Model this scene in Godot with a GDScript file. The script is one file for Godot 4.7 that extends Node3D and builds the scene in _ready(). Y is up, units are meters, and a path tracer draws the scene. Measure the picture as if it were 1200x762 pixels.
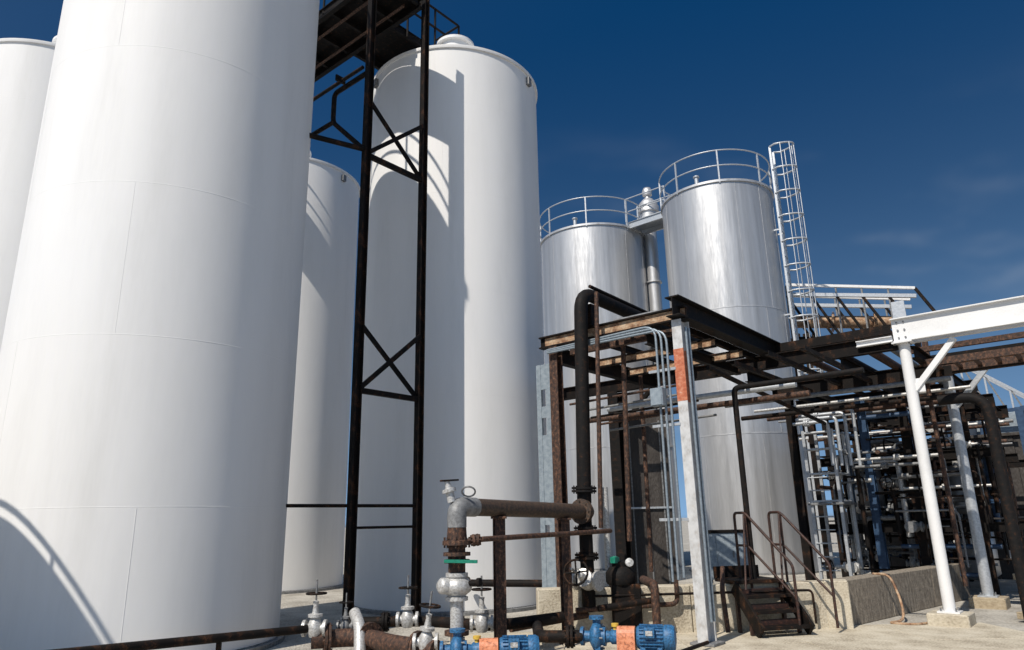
extends Node3D
# ---------------------------------------------------------------- mesh builder
class MB:
	var V := PackedVector3Array()
	var N := PackedVector3Array()
	var I := PackedInt32Array()
	func quad(a: Vector3, b: Vector3, c: Vector3, d: Vector3, n: Vector3) -> void:
		var k := V.size()
		V.append_array(PackedVector3Array([a, b, c, d])); N.append_array(PackedVector3Array([n, n, n, n]))
		if (b - a).cross(c - a).dot(n) > 0: I.append_array(PackedInt32Array([k, k + 2, k + 1, k, k + 3, k + 2]))
		else: I.append_array(PackedInt32Array([k, k + 1, k + 2, k, k + 2, k + 3]))
	func box(c: Vector3, s: Vector3, b := Basis()) -> void:
		var h := s * 0.5
		var bev: float = min(min(s.x, s.y), s.z) * 0.06
		bev = min(bev, 0.012)
		var ax := [b.x, b.y, b.z]
		var hs := [h.x, h.y, h.z]
		for i in 3:
			var j := (i + 1) % 3
			var k := (i + 2) % 3
			for sg in [-1.0, 1.0]:
				var n: Vector3 = ax[i] * sg
				var o: Vector3 = c + n * hs[i]
				var J: Vector3 = ax[j] * (hs[j] - bev)
				var K: Vector3 = ax[k] * (hs[k] - bev)
				quad(o - J - K, o + J - K, o + J + K, o - J + K, n)
			for sj in [-1.0, 1.0]:
				for sk in [-1.0, 1.0]:
					var e1: Vector3 = c + ax[j] * sj * hs[j] + ax[k] * sk * (hs[k] - bev)
					var e2: Vector3 = c + ax[j] * sj * (hs[j] - bev) + ax[k] * sk * hs[k]
					var L: Vector3 = ax[i] * (hs[i] - bev)
					quad(e1 - L, e1 + L, e2 + L, e2 - L, (ax[j] * sj + ax[k] * sk).normalized())
	static func frame(p: Vector3, q: Vector3, up: Vector3) -> Basis:
		var z := (q - p).normalized()
		if abs(z.dot(up.normalized())) > 0.99: up = Vector3(0.643, 0, -0.766)
		var x := up.cross(z).normalized()
		return Basis(x, z.cross(x).normalized(), z)
	func beam(p: Vector3, q: Vector3, w: float, h: float, up := Vector3.UP) -> void:
		box((p + q) * 0.5, Vector3(w, h, p.distance_to(q)), frame(p, q, up))
	func prof(p: Vector3, q: Vector3, poly: PackedVector2Array, up := Vector3.UP) -> void:
		var b := frame(p, q, up)
		var n := poly.size()
		var area := 0.0
		for i in n: area += poly[i].cross(poly[(i + 1) % n])
		for i in n:
			var a := poly[i]
			var c := poly[(i + 1) % n]
			var e := (c - a).normalized()
			var nn := Vector2(e.y, -e.x) * (1.0 if area > 0 else -1.0)
			var A := b.x * a.x + b.y * a.y
			var Cc := b.x * c.x + b.y * c.y
			quad(p + A, p + Cc, q + Cc, q + A, b.x * nn.x + b.y * nn.y)
		var tr := Geometry2D.triangulate_polygon(poly)
		for en in 2:
			var o := p if en == 0 else q
			var nz := -b.z if en == 0 else b.z
			for t in range(0, tr.size(), 3):
				var k := V.size()
				for m in 3:
					var w := poly[tr[t + m]]
					V.append(o + b.x * w.x + b.y * w.y); N.append(nz)
				if (V[k + 1] - V[k]).cross(V[k + 2] - V[k]).dot(nz) > 0: I.append_array(PackedInt32Array([k, k + 2, k + 1]))
				else: I.append_array(PackedInt32Array([k, k + 1, k + 2]))
	func tube(pts: Array, r: float, sides := 12, caps := true, closed := false) -> void:
		var n := pts.size()
		var base := V.size()
		var t0: Vector3 = (pts[1] - pts[0]).normalized()
		var ref := Vector3.UP if abs(t0.y) < 0.9 else Vector3.RIGHT
		var x: Vector3 = ref.cross(t0).normalized()
		var first_y := Vector3.ZERO
		var first_x := Vector3.ZERO
		for i in n:
			var t: Vector3
			if closed: t = (pts[(i + 1) % n] - pts[(i - 1 + n) % n]).normalized()
			elif i == 0: t = t0
			elif i == n - 1: t = (pts[i] - pts[i - 1]).normalized()
			else: t = ((pts[i] - pts[i - 1]).normalized() + (pts[i + 1] - pts[i]).normalized()).normalized()
			x = (x - t * x.dot(t)).normalized()
			var y := t.cross(x)
			for s in sides:
				var a := TAU * s / sides
				var d := x * cos(a) + y * sin(a)
				V.append(pts[i] + d * r); N.append(d)
		var rings := n if closed else n - 1
		for i in rings:
			for s in sides:
				var a := base + i * sides + s
				var b := base + i * sides + (s + 1) % sides
				var c := base + ((i + 1) % n) * sides + (s + 1) % sides
				var d := base + ((i + 1) % n) * sides + s
				I.append_array(PackedInt32Array([a, c, b, a, d, c]))
		if caps and not closed:
			for en in 2:
				var o: Vector3 = pts[0] if en == 0 else pts[n - 1]
				var nz: Vector3 = -t0 if en == 0 else (pts[n - 1] - pts[n - 2]).normalized()
				var k := V.size()
				V.append(o); N.append(nz)
				var row := base if en == 0 else base + (n - 1) * sides
				for s in sides: V.append(V[row + s]); N.append(nz)
				for s in sides:
					if en == 0: I.append_array(PackedInt32Array([k, k + 1 + s, k + 1 + (s + 1) % sides]))
					else: I.append_array(PackedInt32Array([k, k + 1 + (s + 1) % sides, k + 1 + s]))
	# profile is a list of (radius, height along the axis)
	func lathe(pr: Array, xf := Transform3D(), segs := 24, crease := 0.6) -> void:
		var m := pr.size() - 1
		var nr := []
		for i in m:
			var e: Vector2 = (pr[i + 1] - pr[i]).normalized()
			nr.append(Vector2(e.y, -e.x))
		for i in m:
			var n0: Vector2 = nr[i]
			var n1: Vector2 = nr[i]
			if i > 0 and nr[i].dot(nr[i - 1]) > crease: n0 = (nr[i] + nr[i - 1]).normalized()
			if i < m - 1 and nr[i].dot(nr[i + 1]) > crease: n1 = (nr[i] + nr[i + 1]).normalized()
			var k := V.size()
			for s in segs + 1:
				var a := TAU * s / segs
				var c := cos(a)
				var sn := sin(a)
				V.append(xf * Vector3(pr[i].x * c, pr[i].y, pr[i].x * sn)); N.append((xf.basis * Vector3(n0.x * c, n0.y, n0.x * sn)).normalized())
				V.append(xf * Vector3(pr[i + 1].x * c, pr[i + 1].y, pr[i + 1].x * sn)); N.append((xf.basis * Vector3(n1.x * c, n1.y, n1.x * sn)).normalized())
			for s in segs:
				var q := k + s * 2
				I.append_array(PackedInt32Array([q, q + 1, q + 3, q, q + 3, q + 2]))
	func mesh(shift := Vector3.ZERO) -> ArrayMesh:
		var a := []
		a.resize(Mesh.ARRAY_MAX)
		var vv := V
		for t in range(0, I.size(), 3):
			var n := N[I[t]] + N[I[t + 1]] + N[I[t + 2]]
			if (V[I[t + 1]] - V[I[t]]).cross(V[I[t + 2]] - V[I[t]]).dot(n) > 0:
				var k := I[t + 1]
				I[t + 1] = I[t + 2]
				I[t + 2] = k
		if shift != Vector3.ZERO:
			vv = PackedVector3Array()
			for p in V: vv.append(p - shift)
		a[Mesh.ARRAY_VERTEX] = vv; a[Mesh.ARRAY_NORMAL] = N; a[Mesh.ARRAY_INDEX] = I
		var m := ArrayMesh.new()
		m.add_surface_from_arrays(Mesh.PRIMITIVE_TRIANGLES, a)
		return m

# ---------------------------------------------------------------- plant grid: u runs deeper, v to the side, both from the foot of the galvanised rack post
const ORIGIN := Vector3(2.48, 0, -10.07)
const DU := Vector3(0.6428, 0, -0.766)
const DV := Vector3(0.766, 0, 0.6428)
var M := {}
var taken := {}
var rng := RandomNumberGenerator.new()
func W(u: float, y: float, v: float) -> Vector3:
	return ORIGIN + DU * u + DV * v + Vector3(0, y, 0)
func numbered(n: String) -> String:
	if not taken.has(n):
		taken[n] = 0
		return n
	taken[n] += 1
	return "%s_%03d" % [n, taken[n]]
func tag(o: Node, label: String, category := "", group := "", kind := "") -> void:
	if label != "": o.set_meta("label", label)
	if category != "": o.set_meta("category", category)
	if group != "": o.set_meta("group", group)
	if kind != "": o.set_meta("kind", kind)
func thing(called: String, label: String, category: String, at := Vector3.ZERO, group := "") -> Node3D:
	var o := Node3D.new()
	o.name = numbered(called)
	add_child(o)
	o.position = at
	tag(o, label, category, group, "thing")
	return o
func gpos(n: Node3D) -> Vector3:
	var p := Vector3.ZERO
	var c: Node = n
	while c is Node3D and c != self:
		p += c.position
		c = c.get_parent()
	return p
# a part: vertices given in world metres, stored relative to the parent
func part(parent: Node3D, called: String, b: MB, m: Material) -> MeshInstance3D:
	var o := MeshInstance3D.new()
	o.name = called
	o.mesh = b.mesh(gpos(parent))
	o.material_override = m
	parent.add_child(o, true)
	return o
func solo(called: String, b: MB, m: Material, at: Vector3, label: String, category: String, group := "", kind := "") -> MeshInstance3D:
	var o := MeshInstance3D.new()
	o.name = numbered(called)
	o.mesh = b.mesh(at)
	o.material_override = m
	o.position = at
	add_child(o)
	tag(o, label, category, group, kind if kind != "" else "thing")
	return o
func fillet(pts: Array, r: float, n := 6) -> Array:
	var out := [pts[0]]
	for i in range(1, pts.size() - 1):
		var p: Vector3 = pts[i]
		var a: Vector3 = (pts[i - 1] - p)
		var b: Vector3 = (pts[i + 1] - p)
		var rr: float = min(r, min(a.length(), b.length()) * 0.48)
		var A := p + a.normalized() * rr
		var B := p + b.normalized() * rr
		for k in n + 1:
			var t := float(k) / n
			out.append(A.lerp(p, t).lerp(p.lerp(B, t), t))
	out.append(pts[-1])
	return out
func t_box(c: Vector3, s: Vector3, b := Basis()) -> MB:
	var m := MB.new(); m.box(c, s, b); return m
func t_beam(p: Vector3, q: Vector3, w: float, h: float, up := Vector3.UP) -> MB:
	var m := MB.new(); m.beam(p, q, w, h, up); return m
func t_prof(p: Vector3, q: Vector3, poly: PackedVector2Array, up := Vector3.UP) -> MB:
	var m := MB.new(); m.prof(p, q, poly, up); return m
func t_tube(pts: Array, r: float, sides := 12) -> MB:
	var m := MB.new(); m.tube(pts, r, sides); return m
func t_lathe(pr: Array, xf := Transform3D(), segs := 24) -> MB:
	var m := MB.new(); m.lathe(pr, xf, segs); return m
func axis(at: Vector3, dir: Vector3) -> Transform3D:
	var y := dir.normalized()
	var ref := Vector3.RIGHT if abs(y.x) < 0.8 else Vector3.FORWARD
	var x := ref.cross(y).normalized()
	return Transform3D(Basis(x, y, x.cross(y)), at)
func isec(w: float, h: float, tf := 0.012, tw := 0.009) -> PackedVector2Array:
	var a := w / 2
	var b := h / 2
	var c := tw / 2
	return PackedVector2Array([Vector2(-a, -b), Vector2(a, -b), Vector2(a, -b + tf), Vector2(c, -b + tf), Vector2(c, b - tf), Vector2(a, b - tf), Vector2(a, b), Vector2(-a, b), Vector2(-a, b - tf), Vector2(-c, b - tf), Vector2(-c, -b + tf), Vector2(-a, -b + tf)])
func csec(w: float, h: float, t := 0.012) -> PackedVector2Array:
	var b := h / 2
	return PackedVector2Array([Vector2(0, -b), Vector2(w, -b), Vector2(w, -b + t), Vector2(t, -b + t), Vector2(t, b - t), Vector2(w, b - t), Vector2(w, b), Vector2(0, b)])
func lsec(w: float, t := 0.01) -> PackedVector2Array:
	return PackedVector2Array([Vector2(0, 0), Vector2(w, 0), Vector2(w, t), Vector2(t, t), Vector2(t, w), Vector2(0, w)])
func ring_pts(c: Vector3, r: float, y: float, n: int, a0 := 0.0, a1 := TAU) -> Array:
	var out := []
	for i in n:
		var a := a0 + (a1 - a0) * i / (n if a1 - a0 > 6.28 else n - 1)
		out.append(Vector3(c.x + r * sin(a), y, c.z - r * cos(a)))
	return out

# ---------------------------------------------------------------- materials
func noise_img(size: int, freq: float, oct: int, sd: int, type := FastNoiseLite.TYPE_SIMPLEX_SMOOTH) -> Image:
	var n := FastNoiseLite.new()
	n.seed = sd; n.frequency = freq; n.fractal_octaves = oct; n.noise_type = type
	n.fractal_gain = 0.55
	var im := n.get_seamless_image(size, size)
	im.convert(Image.FORMAT_L8)
	return im
func ramp_tex(im: Image, stops: Array, cols: Array, fine: Image = null, amt := 0.0) -> ImageTexture:
	var g := Gradient.new()
	g.offsets = PackedFloat32Array(stops)
	g.colors = PackedColorArray(cols)
	var w := im.get_width()
	var src := im.get_data()
	var fd := fine.get_data() if fine else PackedByteArray()
	var lut := []
	for i in 256: lut.append(g.sample(i / 255.0))
	var out := PackedByteArray()
	out.resize(w * w * 3)
	for i in w * w:
		var v := int(src[i])
		if fine: v = clampi(v + int((fd[i] - 128) * amt), 0, 255)
		var c: Color = lut[v]
		out[i * 3] = c.r8; out[i * 3 + 1] = c.g8; out[i * 3 + 2] = c.b8
	var o := Image.create_from_data(w, w, false, Image.FORMAT_RGB8, out)
	o.generate_mipmaps()
	return ImageTexture.create_from_image(o)
func lin(r: float, g: float, b: float) -> Color:
	return Color(r, g, b).linear_to_srgb()
func mat(tex: Texture2D, rough: float, metal := 0.0, sc := Vector3.ONE, nrm: Texture2D = null, ns := 0.4) -> StandardMaterial3D:
	var m := StandardMaterial3D.new()
	m.albedo_texture = tex
	m.roughness = rough
	m.metallic = metal
	m.uv1_triplanar = true
	m.uv1_world_triplanar = true
	m.uv1_scale = sc
	if nrm:
		m.normal_enabled = true; m.normal_texture = nrm; m.normal_scale = ns
	return m
func nmap(im: Image, s: float) -> ImageTexture:
	var c: Image = im.duplicate()
	c.convert(Image.FORMAT_RGBA8)
	c.bump_map_to_normal_map(s)
	c.generate_mipmaps()
	return ImageTexture.create_from_image(c)
func make_materials() -> void:
	var a := noise_img(256, 0.012, 5, 11)
	var b := noise_img(256, 0.05, 4, 12)
	var f := noise_img(256, 0.2, 3, 13)
	var nb := nmap(b, 3.0)
	var nf := nmap(f, 4.0)
	var na := nmap(a, 2.0)
	var nff := nmap(noise_img(256, 0.35, 3, 17), 3.0)
	# white tank paint with faint chalky streaks
	var wt := ramp_tex(a, [0.0, 0.35, 0.6, 1.0], [lin(0.71, 0.71, 0.70), lin(0.77, 0.77, 0.765), lin(0.80, 0.80, 0.795), lin(0.82, 0.82, 0.815)], f, 0.25)
	M.white = mat(wt, 0.58, 0.0, Vector3(0.35, 0.045, 0.35), na, 0.10)
	M.white.metallic_specular = 0.35
	# bare aluminium cladding, streaked by rain
	var sv := ramp_tex(a, [0.0, 0.4, 0.7, 1.0], [lin(0.40, 0.40, 0.40), lin(0.53, 0.53, 0.53), lin(0.61, 0.61, 0.61), lin(0.70, 0.70, 0.70)], f, 0.3)
	M.silver = mat(sv, 0.44, 0.7, Vector3(0.8, 0.035, 0.8), nb, 0.12)
	M.silver_seam = mat(sv, 0.45, 0.6, Vector3(1, 1, 1))
	var ru := ramp_tex(a, [0.0, 0.62, 0.74, 0.86, 1.0], [lin(0.009, 0.008, 0.008), lin(0.013, 0.011, 0.010), lin(0.026, 0.016, 0.012), lin(0.075, 0.034, 0.018), lin(0.17, 0.075, 0.035)], f, 0.6)
	M.black = mat(ru, 0.55, 0.0, Vector3(1.5, 0.7, 1.5), nf, 0.3)
	var bk := ramp_tex(b, [0.0, 0.6, 0.8, 1.0], [lin(0.010, 0.010, 0.010), lin(0.014, 0.013, 0.013), lin(0.028, 0.018, 0.014), lin(0.09, 0.04, 0.02)], f, 0.4)
	M.black_clean = mat(bk, 0.5, 0.0, Vector3(0.7, 0.7, 0.7), nf, 0.2)
	var rb := ramp_tex(b, [0.0, 0.35, 0.55, 0.75, 1.0], [lin(0.012, 0.009, 0.008), lin(0.026, 0.015, 0.011), lin(0.065, 0.03, 0.018), lin(0.13, 0.058, 0.032), lin(0.28, 0.17, 0.10)], f, 0.7)
	for k in ["black", "black_clean"]:
		M[k].metallic_specular = 0.22
		M[k].roughness = 0.62
	M.rust = mat(rb, 0.75, 0.0, Vector3(1.7, 0.9, 1.7), nf, 0.5)
	var rt := ramp_tex(b, [0.0, 0.3, 0.55, 0.8, 1.0], [lin(0.06, 0.028, 0.016), lin(0.22, 0.11, 0.06), lin(0.42, 0.27, 0.16), lin(0.52, 0.40, 0.27), lin(0.58, 0.48, 0.36)], f, 0.7)
	M.header = mat(ramp_tex(b, [0.0, 0.4, 0.65, 1.0], [lin(0.02, 0.017, 0.014), lin(0.042, 0.032, 0.025), lin(0.085, 0.05, 0.033), lin(0.17, 0.10, 0.06)], f, 0.7), 0.6, 0.0, Vector3(1.7, 1.7, 1.7), nf, 0.4)
	M.tan = mat(rt, 0.8, 0.0, Vector3(0.5, 0.5, 0.5), nf, 0.4)
	var gz := ramp_tex(b, [0.0, 0.5, 1.0], [lin(0.36, 0.385, 0.41), lin(0.50, 0.525, 0.55), lin(0.64, 0.66, 0.68)], f, 0.5)
	M.galv = mat(gz, 0.42, 0.45, Vector3(1.3, 1.3, 1.3), nf, 0.15)
	var gd := ramp_tex(b, [0.0, 0.5, 1.0], [lin(0.10, 0.10, 0.10), lin(0.20, 0.205, 0.21), lin(0.33, 0.33, 0.33)], f, 0.6)
	M.grey = mat(gd, 0.55, 0.2, Vector3(1.0, 1.0, 1.0), nf, 0.25)
	var gb := ramp_tex(b, [0.0, 0.5, 1.0], [lin(0.17, 0.21, 0.25), lin(0.26, 0.31, 0.35), lin(0.36, 0.41, 0.45)], f, 0.5)
	M.conduit = mat(gb, 0.45, 0.4, Vector3(1.5, 1.5, 1.5), nf, 0.2)
	M.bluegrey = mat(gb, 0.5, 0.1, Vector3(0.8, 0.8, 0.8), nf, 0.2)
	var wp := ramp_tex(b, [0.0, 0.14, 0.3, 1.0], [lin(0.36, 0.26, 0.19), lin(0.66, 0.65, 0.63), lin(0.76, 0.76, 0.75), lin(0.81, 0.81, 0.80)], f, 0.4)
	M.whitepaint = mat(wp, 0.45, 0.0, Vector3(0.5, 0.35, 0.5), nf, 0.12)
	M.cleanwhite = mat(ramp_tex(a, [0.0, 0.4, 1.0], [lin(0.66, 0.66, 0.65), lin(0.76, 0.76, 0.755), lin(0.81, 0.81, 0.805)], f, 0.3), 0.42, 0.0, Vector3(0.6, 0.4, 0.6), nf, 0.08)
	M.palepost = mat(ramp_tex(b, [0.0, 0.25, 0.5, 1.0], [lin(0.30, 0.24, 0.19), lin(0.46, 0.46, 0.455), lin(0.58, 0.585, 0.585), lin(0.68, 0.68, 0.68)], f, 0.5), 0.5, 0.1, Vector3(0.6, 0.3, 0.6), nf, 0.15)
	var rd := ramp_tex(b, [0.0, 0.4, 0.7, 1.0], [lin(0.30, 0.075, 0.035), lin(0.46, 0.13, 0.06), lin(0.55, 0.2, 0.11), lin(0.62, 0.42, 0.32)], f, 0.6)
	M.redpaint = mat(rd, 0.6, 0.0, Vector3(1.2, 1.2, 1.2), nf, 0.3)
	var br := ramp_tex(b, [0.0, 0.5, 0.75, 1.0], [lin(0.014, 0.008, 0.007), lin(0.032, 0.014, 0.010), lin(0.07, 0.028, 0.017), lin(0.15, 0.07, 0.04)], f, 0.6)
	M.brown = mat(br, 0.6, 0.0, Vector3(1.4, 1.4, 1.4), nf, 0.3)
	var bl := ramp_tex(b, [0.0, 0.3, 0.42, 0.65, 1.0], [lin(0.03, 0.028, 0.028), lin(0.018, 0.07, 0.14), lin(0.016, 0.105, 0.25), lin(0.022, 0.145, 0.34), lin(0.12, 0.26, 0.42)], f, 0.9)
	M.blue = mat(bl, 0.5, 0.0, Vector3(2.6, 2.6, 2.6), nf, 0.3)
	M.bluesteel = mat(ramp_tex(b, [0.0, 0.5, 1.0], [lin(0.012, 0.03, 0.065), lin(0.02, 0.055, 0.12), lin(0.06, 0.10, 0.17)], f, 0.5), 0.5, 0.0, Vector3(0.7, 0.7, 0.7))
	var og := ramp_tex(b, [0.0, 0.28, 0.45, 1.0], [lin(0.10, 0.05, 0.035), lin(0.42, 0.14, 0.07), lin(0.66, 0.23, 0.11), lin(0.78, 0.38, 0.24)], f, 0.8)
	M.orange = mat(og, 0.5, 0.0, Vector3(1.6, 1.6, 1.6))
	M.yellow = mat(ramp_tex(b, [0.0, 0.3, 1.0], [lin(0.25, 0.14, 0.02), lin(0.62, 0.40, 0.05), lin(0.7, 0.48, 0.1)], f, 0.4), 0.5, 0.0, Vector3(2, 2, 2))
	M.green = mat(ramp_tex(b, [0.0, 1.0], [lin(0.005, 0.14, 0.09), lin(0.01, 0.26, 0.17)], f, 0.4), 0.45, 0.0, Vector3(2, 2, 2))
	var sc := ramp_tex(b, [0.0, 0.3, 0.6, 1.0], [lin(0.16, 0.14, 0.12), lin(0.42, 0.41, 0.39), lin(0.60, 0.60, 0.59), lin(0.7, 0.7, 0.69)], f, 0.6)
	M.valve = mat(sc, 0.42, 0.35, Vector3(2.2, 2.2, 2.2), nf, 0.3)
	var cc := ramp_tex(a, [0.0, 0.3, 0.6, 1.0], [lin(0.30, 0.255, 0.19), lin(0.45, 0.395, 0.30), lin(0.53, 0.475, 0.37), lin(0.60, 0.545, 0.44)], f, 1.2)
	M.concrete = mat(cc, 0.9, 0.0, Vector3(0.5, 0.5, 0.5), nff, 0.35)
	var cd := ramp_tex(b, [0.0, 0.3, 0.6, 1.0], [lin(0.10, 0.082, 0.062), lin(0.19, 0.16, 0.125), lin(0.28, 0.24, 0.19), lin(0.40, 0.35, 0.28)], f, 0.9)
	M.concrete_dark = mat(cd, 0.92, 0.0, Vector3(1.3, 0.3, 1.3), nff, 0.4)
	var dt := ramp_tex(a, [0.0, 0.35, 0.6, 1.0], [lin(0.25, 0.23, 0.195), lin(0.36, 0.335, 0.29), lin(0.43, 0.405, 0.355), lin(0.52, 0.49, 0.43)], f, 1.1)
	M.dirt = mat(dt, 0.95, 0.0, Vector3(0.3, 0.3, 0.3), nff, 0.8)
	var wd := ramp_tex(b, [0.0, 0.5, 1.0], [lin(0.22, 0.17, 0.11), lin(0.38, 0.31, 0.21), lin(0.5, 0.43, 0.31)], f, 0.6)
	M.timber = mat(wd, 0.85, 0.0, Vector3(0.8, 0.8, 0.8), nf, 0.4)
	M.rubber = mat(ramp_tex(b, [0.0, 1.0], [lin(0.012, 0.012, 0.012), lin(0.03, 0.028, 0.026)], f, 0.5), 0.7, 0.0, Vector3(2, 2, 2))
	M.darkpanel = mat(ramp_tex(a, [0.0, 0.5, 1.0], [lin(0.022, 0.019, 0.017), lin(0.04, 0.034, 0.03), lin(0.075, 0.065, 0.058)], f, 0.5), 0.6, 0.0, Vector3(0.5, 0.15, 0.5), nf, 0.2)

# ---------------------------------------------------------------- sky: deep clear blue with thin cirrus
func make_sky(sun_to: Vector3) -> Sky:
	var w := 1024
	var h := 512
	var nz := FastNoiseLite.new()
	nz.seed = 5; nz.frequency = 2.6; nz.fractal_octaves = 5; nz.fractal_gain = 0.55
	var nw := FastNoiseLite.new()
	nw.seed = 9; nw.frequency = 0.9; nw.fractal_octaves = 3
	var im := Image.create(w, h, false, Image.FORMAT_RGBF)
	for y in h:
		var el := (0.5 - (y + 0.5) / h) * PI
		for x in w:
			var az := (x + 0.5) / w * TAU
			var d := Vector3(sin(az) * cos(el), sin(el), -cos(az) * cos(el))
			var c: Color
			if el >= -0.02:
				var t := pow(clampf(1.0 - sin(maxf(el, 0.0)), 0, 1), 4.2)
				c = Color(0.0, 0.034, 0.116).lerp(Color(0.20, 0.36, 0.58), t)
				# standard clear sky: brighter and paler round the sun
				var g := d.dot(sun_to)
				var gam := acos(clampf(g, -1, 1))
				c = c * (0.97 + 0.1 * g * g)
				var au := 10.0 * exp(-3.0 * gam)
				c = c + Color(0.085, 0.11, 0.142) * maxf(au - 0.09, 0.0)
				# cirrus streaks: stretched along the horizon on a flat layer
				var lay := Vector3(d.x, 0, d.z) / maxf(d.y + 0.12, 0.05)
				var q := Vector3(lay.x * 0.55 + lay.z * 0.25, lay.z * 1.1 - lay.x * 0.3, 0.0)
				var n := nz.get_noise_3d(q.x, q.y, 3.0) * 0.5 + 0.5
				var k := smoothstep(0.52, 0.85, n) * smoothstep(0.35, 0.7, nw.get_noise_3d(q.x * 0.5, q.y * 0.5, 8.0) * 0.5 + 0.5)
				k *= 0.34 * clampf((0.52 - d.y) / 0.25, 0.0, 1.0)
				c = c.lerp(Color(0.33, 0.38, 0.45), k)
			else:
				c = Color(0.16, 0.14, 0.115)
			im.set_pixel(x, y, c)
	var sm := PanoramaSkyMaterial.new()
	sm.panorama = ImageTexture.create_from_image(im)
	var s := Sky.new()
	s.sky_material = sm
	return s

func _ready() -> void:
	rng.seed = 4711
	var cam := Camera3D.new()
	cam.name = "camera"
	cam.fov = 49.3
	cam.near = 0.1
	cam.far = 2000.0
	cam.position = Vector3(0, 1.6, 0)
	cam.basis = Basis(Vector3.RIGHT, deg_to_rad(15.6)) * Basis(Vector3.BACK, deg_to_rad(-1.14))
	add_child(cam)
	cam.current = true
	var saz := deg_to_rad(35.2)
	var sel := deg_to_rad(48.5)
	var travel := Vector3(sin(saz) * cos(sel), -sin(sel), -cos(saz) * cos(sel))
	var sun := DirectionalLight3D.new()
	sun.name = "sun"
	sun.light_energy = 1.22
	sun.light_color = Color(1.0, 0.965, 0.915)
	sun.light_angular_distance = 0.5
	sun.shadow_enabled = true
	sun.basis = Basis.looking_at(travel)
	add_child(sun)
	var env := Environment.new()
	env.background_mode = Environment.BG_SKY
	env.sky = make_sky(-travel)
	env.tonemap_mode = Environment.TONE_MAPPER_LINEAR
	env.tonemap_exposure = 1.18
	env.sdfgi_enabled = true
	env.ssao_enabled = true
	env.ssil_enabled = true
	var we := WorldEnvironment.new()
	we.environment = env
	add_child(we)
	make_materials()
	build_ground()
	build_white_tanks()
	build_access_tower()
	build_silver_tanks()
	build_rack()
	build_white_frame()
	build_process_area()
	build_far_things()
	build_bund_and_stairs()
	build_pump_area()

# ---------------------------------------------------------------- ground
func build_ground() -> void:
	var b := MB.new()
	b.quad(Vector3(-600, 0, 300), Vector3(600, 0, 300), Vector3(600, 0, -900), Vector3(-600, 0, -900), Vector3.UP)
	solo("ground", b, M.dirt, Vector3.ZERO, "pale sandy yard ground around the tanks", "", "", "structure")
	# concrete apron in front of the wall, with joints
	var slab := Node3D.new()
	slab.name = "pavement"
	add_child(slab)
	slab.position = Vector3(0, 0.0, 0)
	tag(slab, "pale concrete pavement slabs in front of the low wall", "", "", "structure")
	for i in 5:
		for j in 3:
			var x := -1.0 + i * 1.6
			var z := -7.2 - j * 1.45
			part(slab, "slab", t_box(Vector3(x + 0.8, -0.03 + rng.randf_range(-0.004, 0.004), z - 0.72), Vector3(1.588, 0.09, 1.438)), M.concrete)

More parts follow.
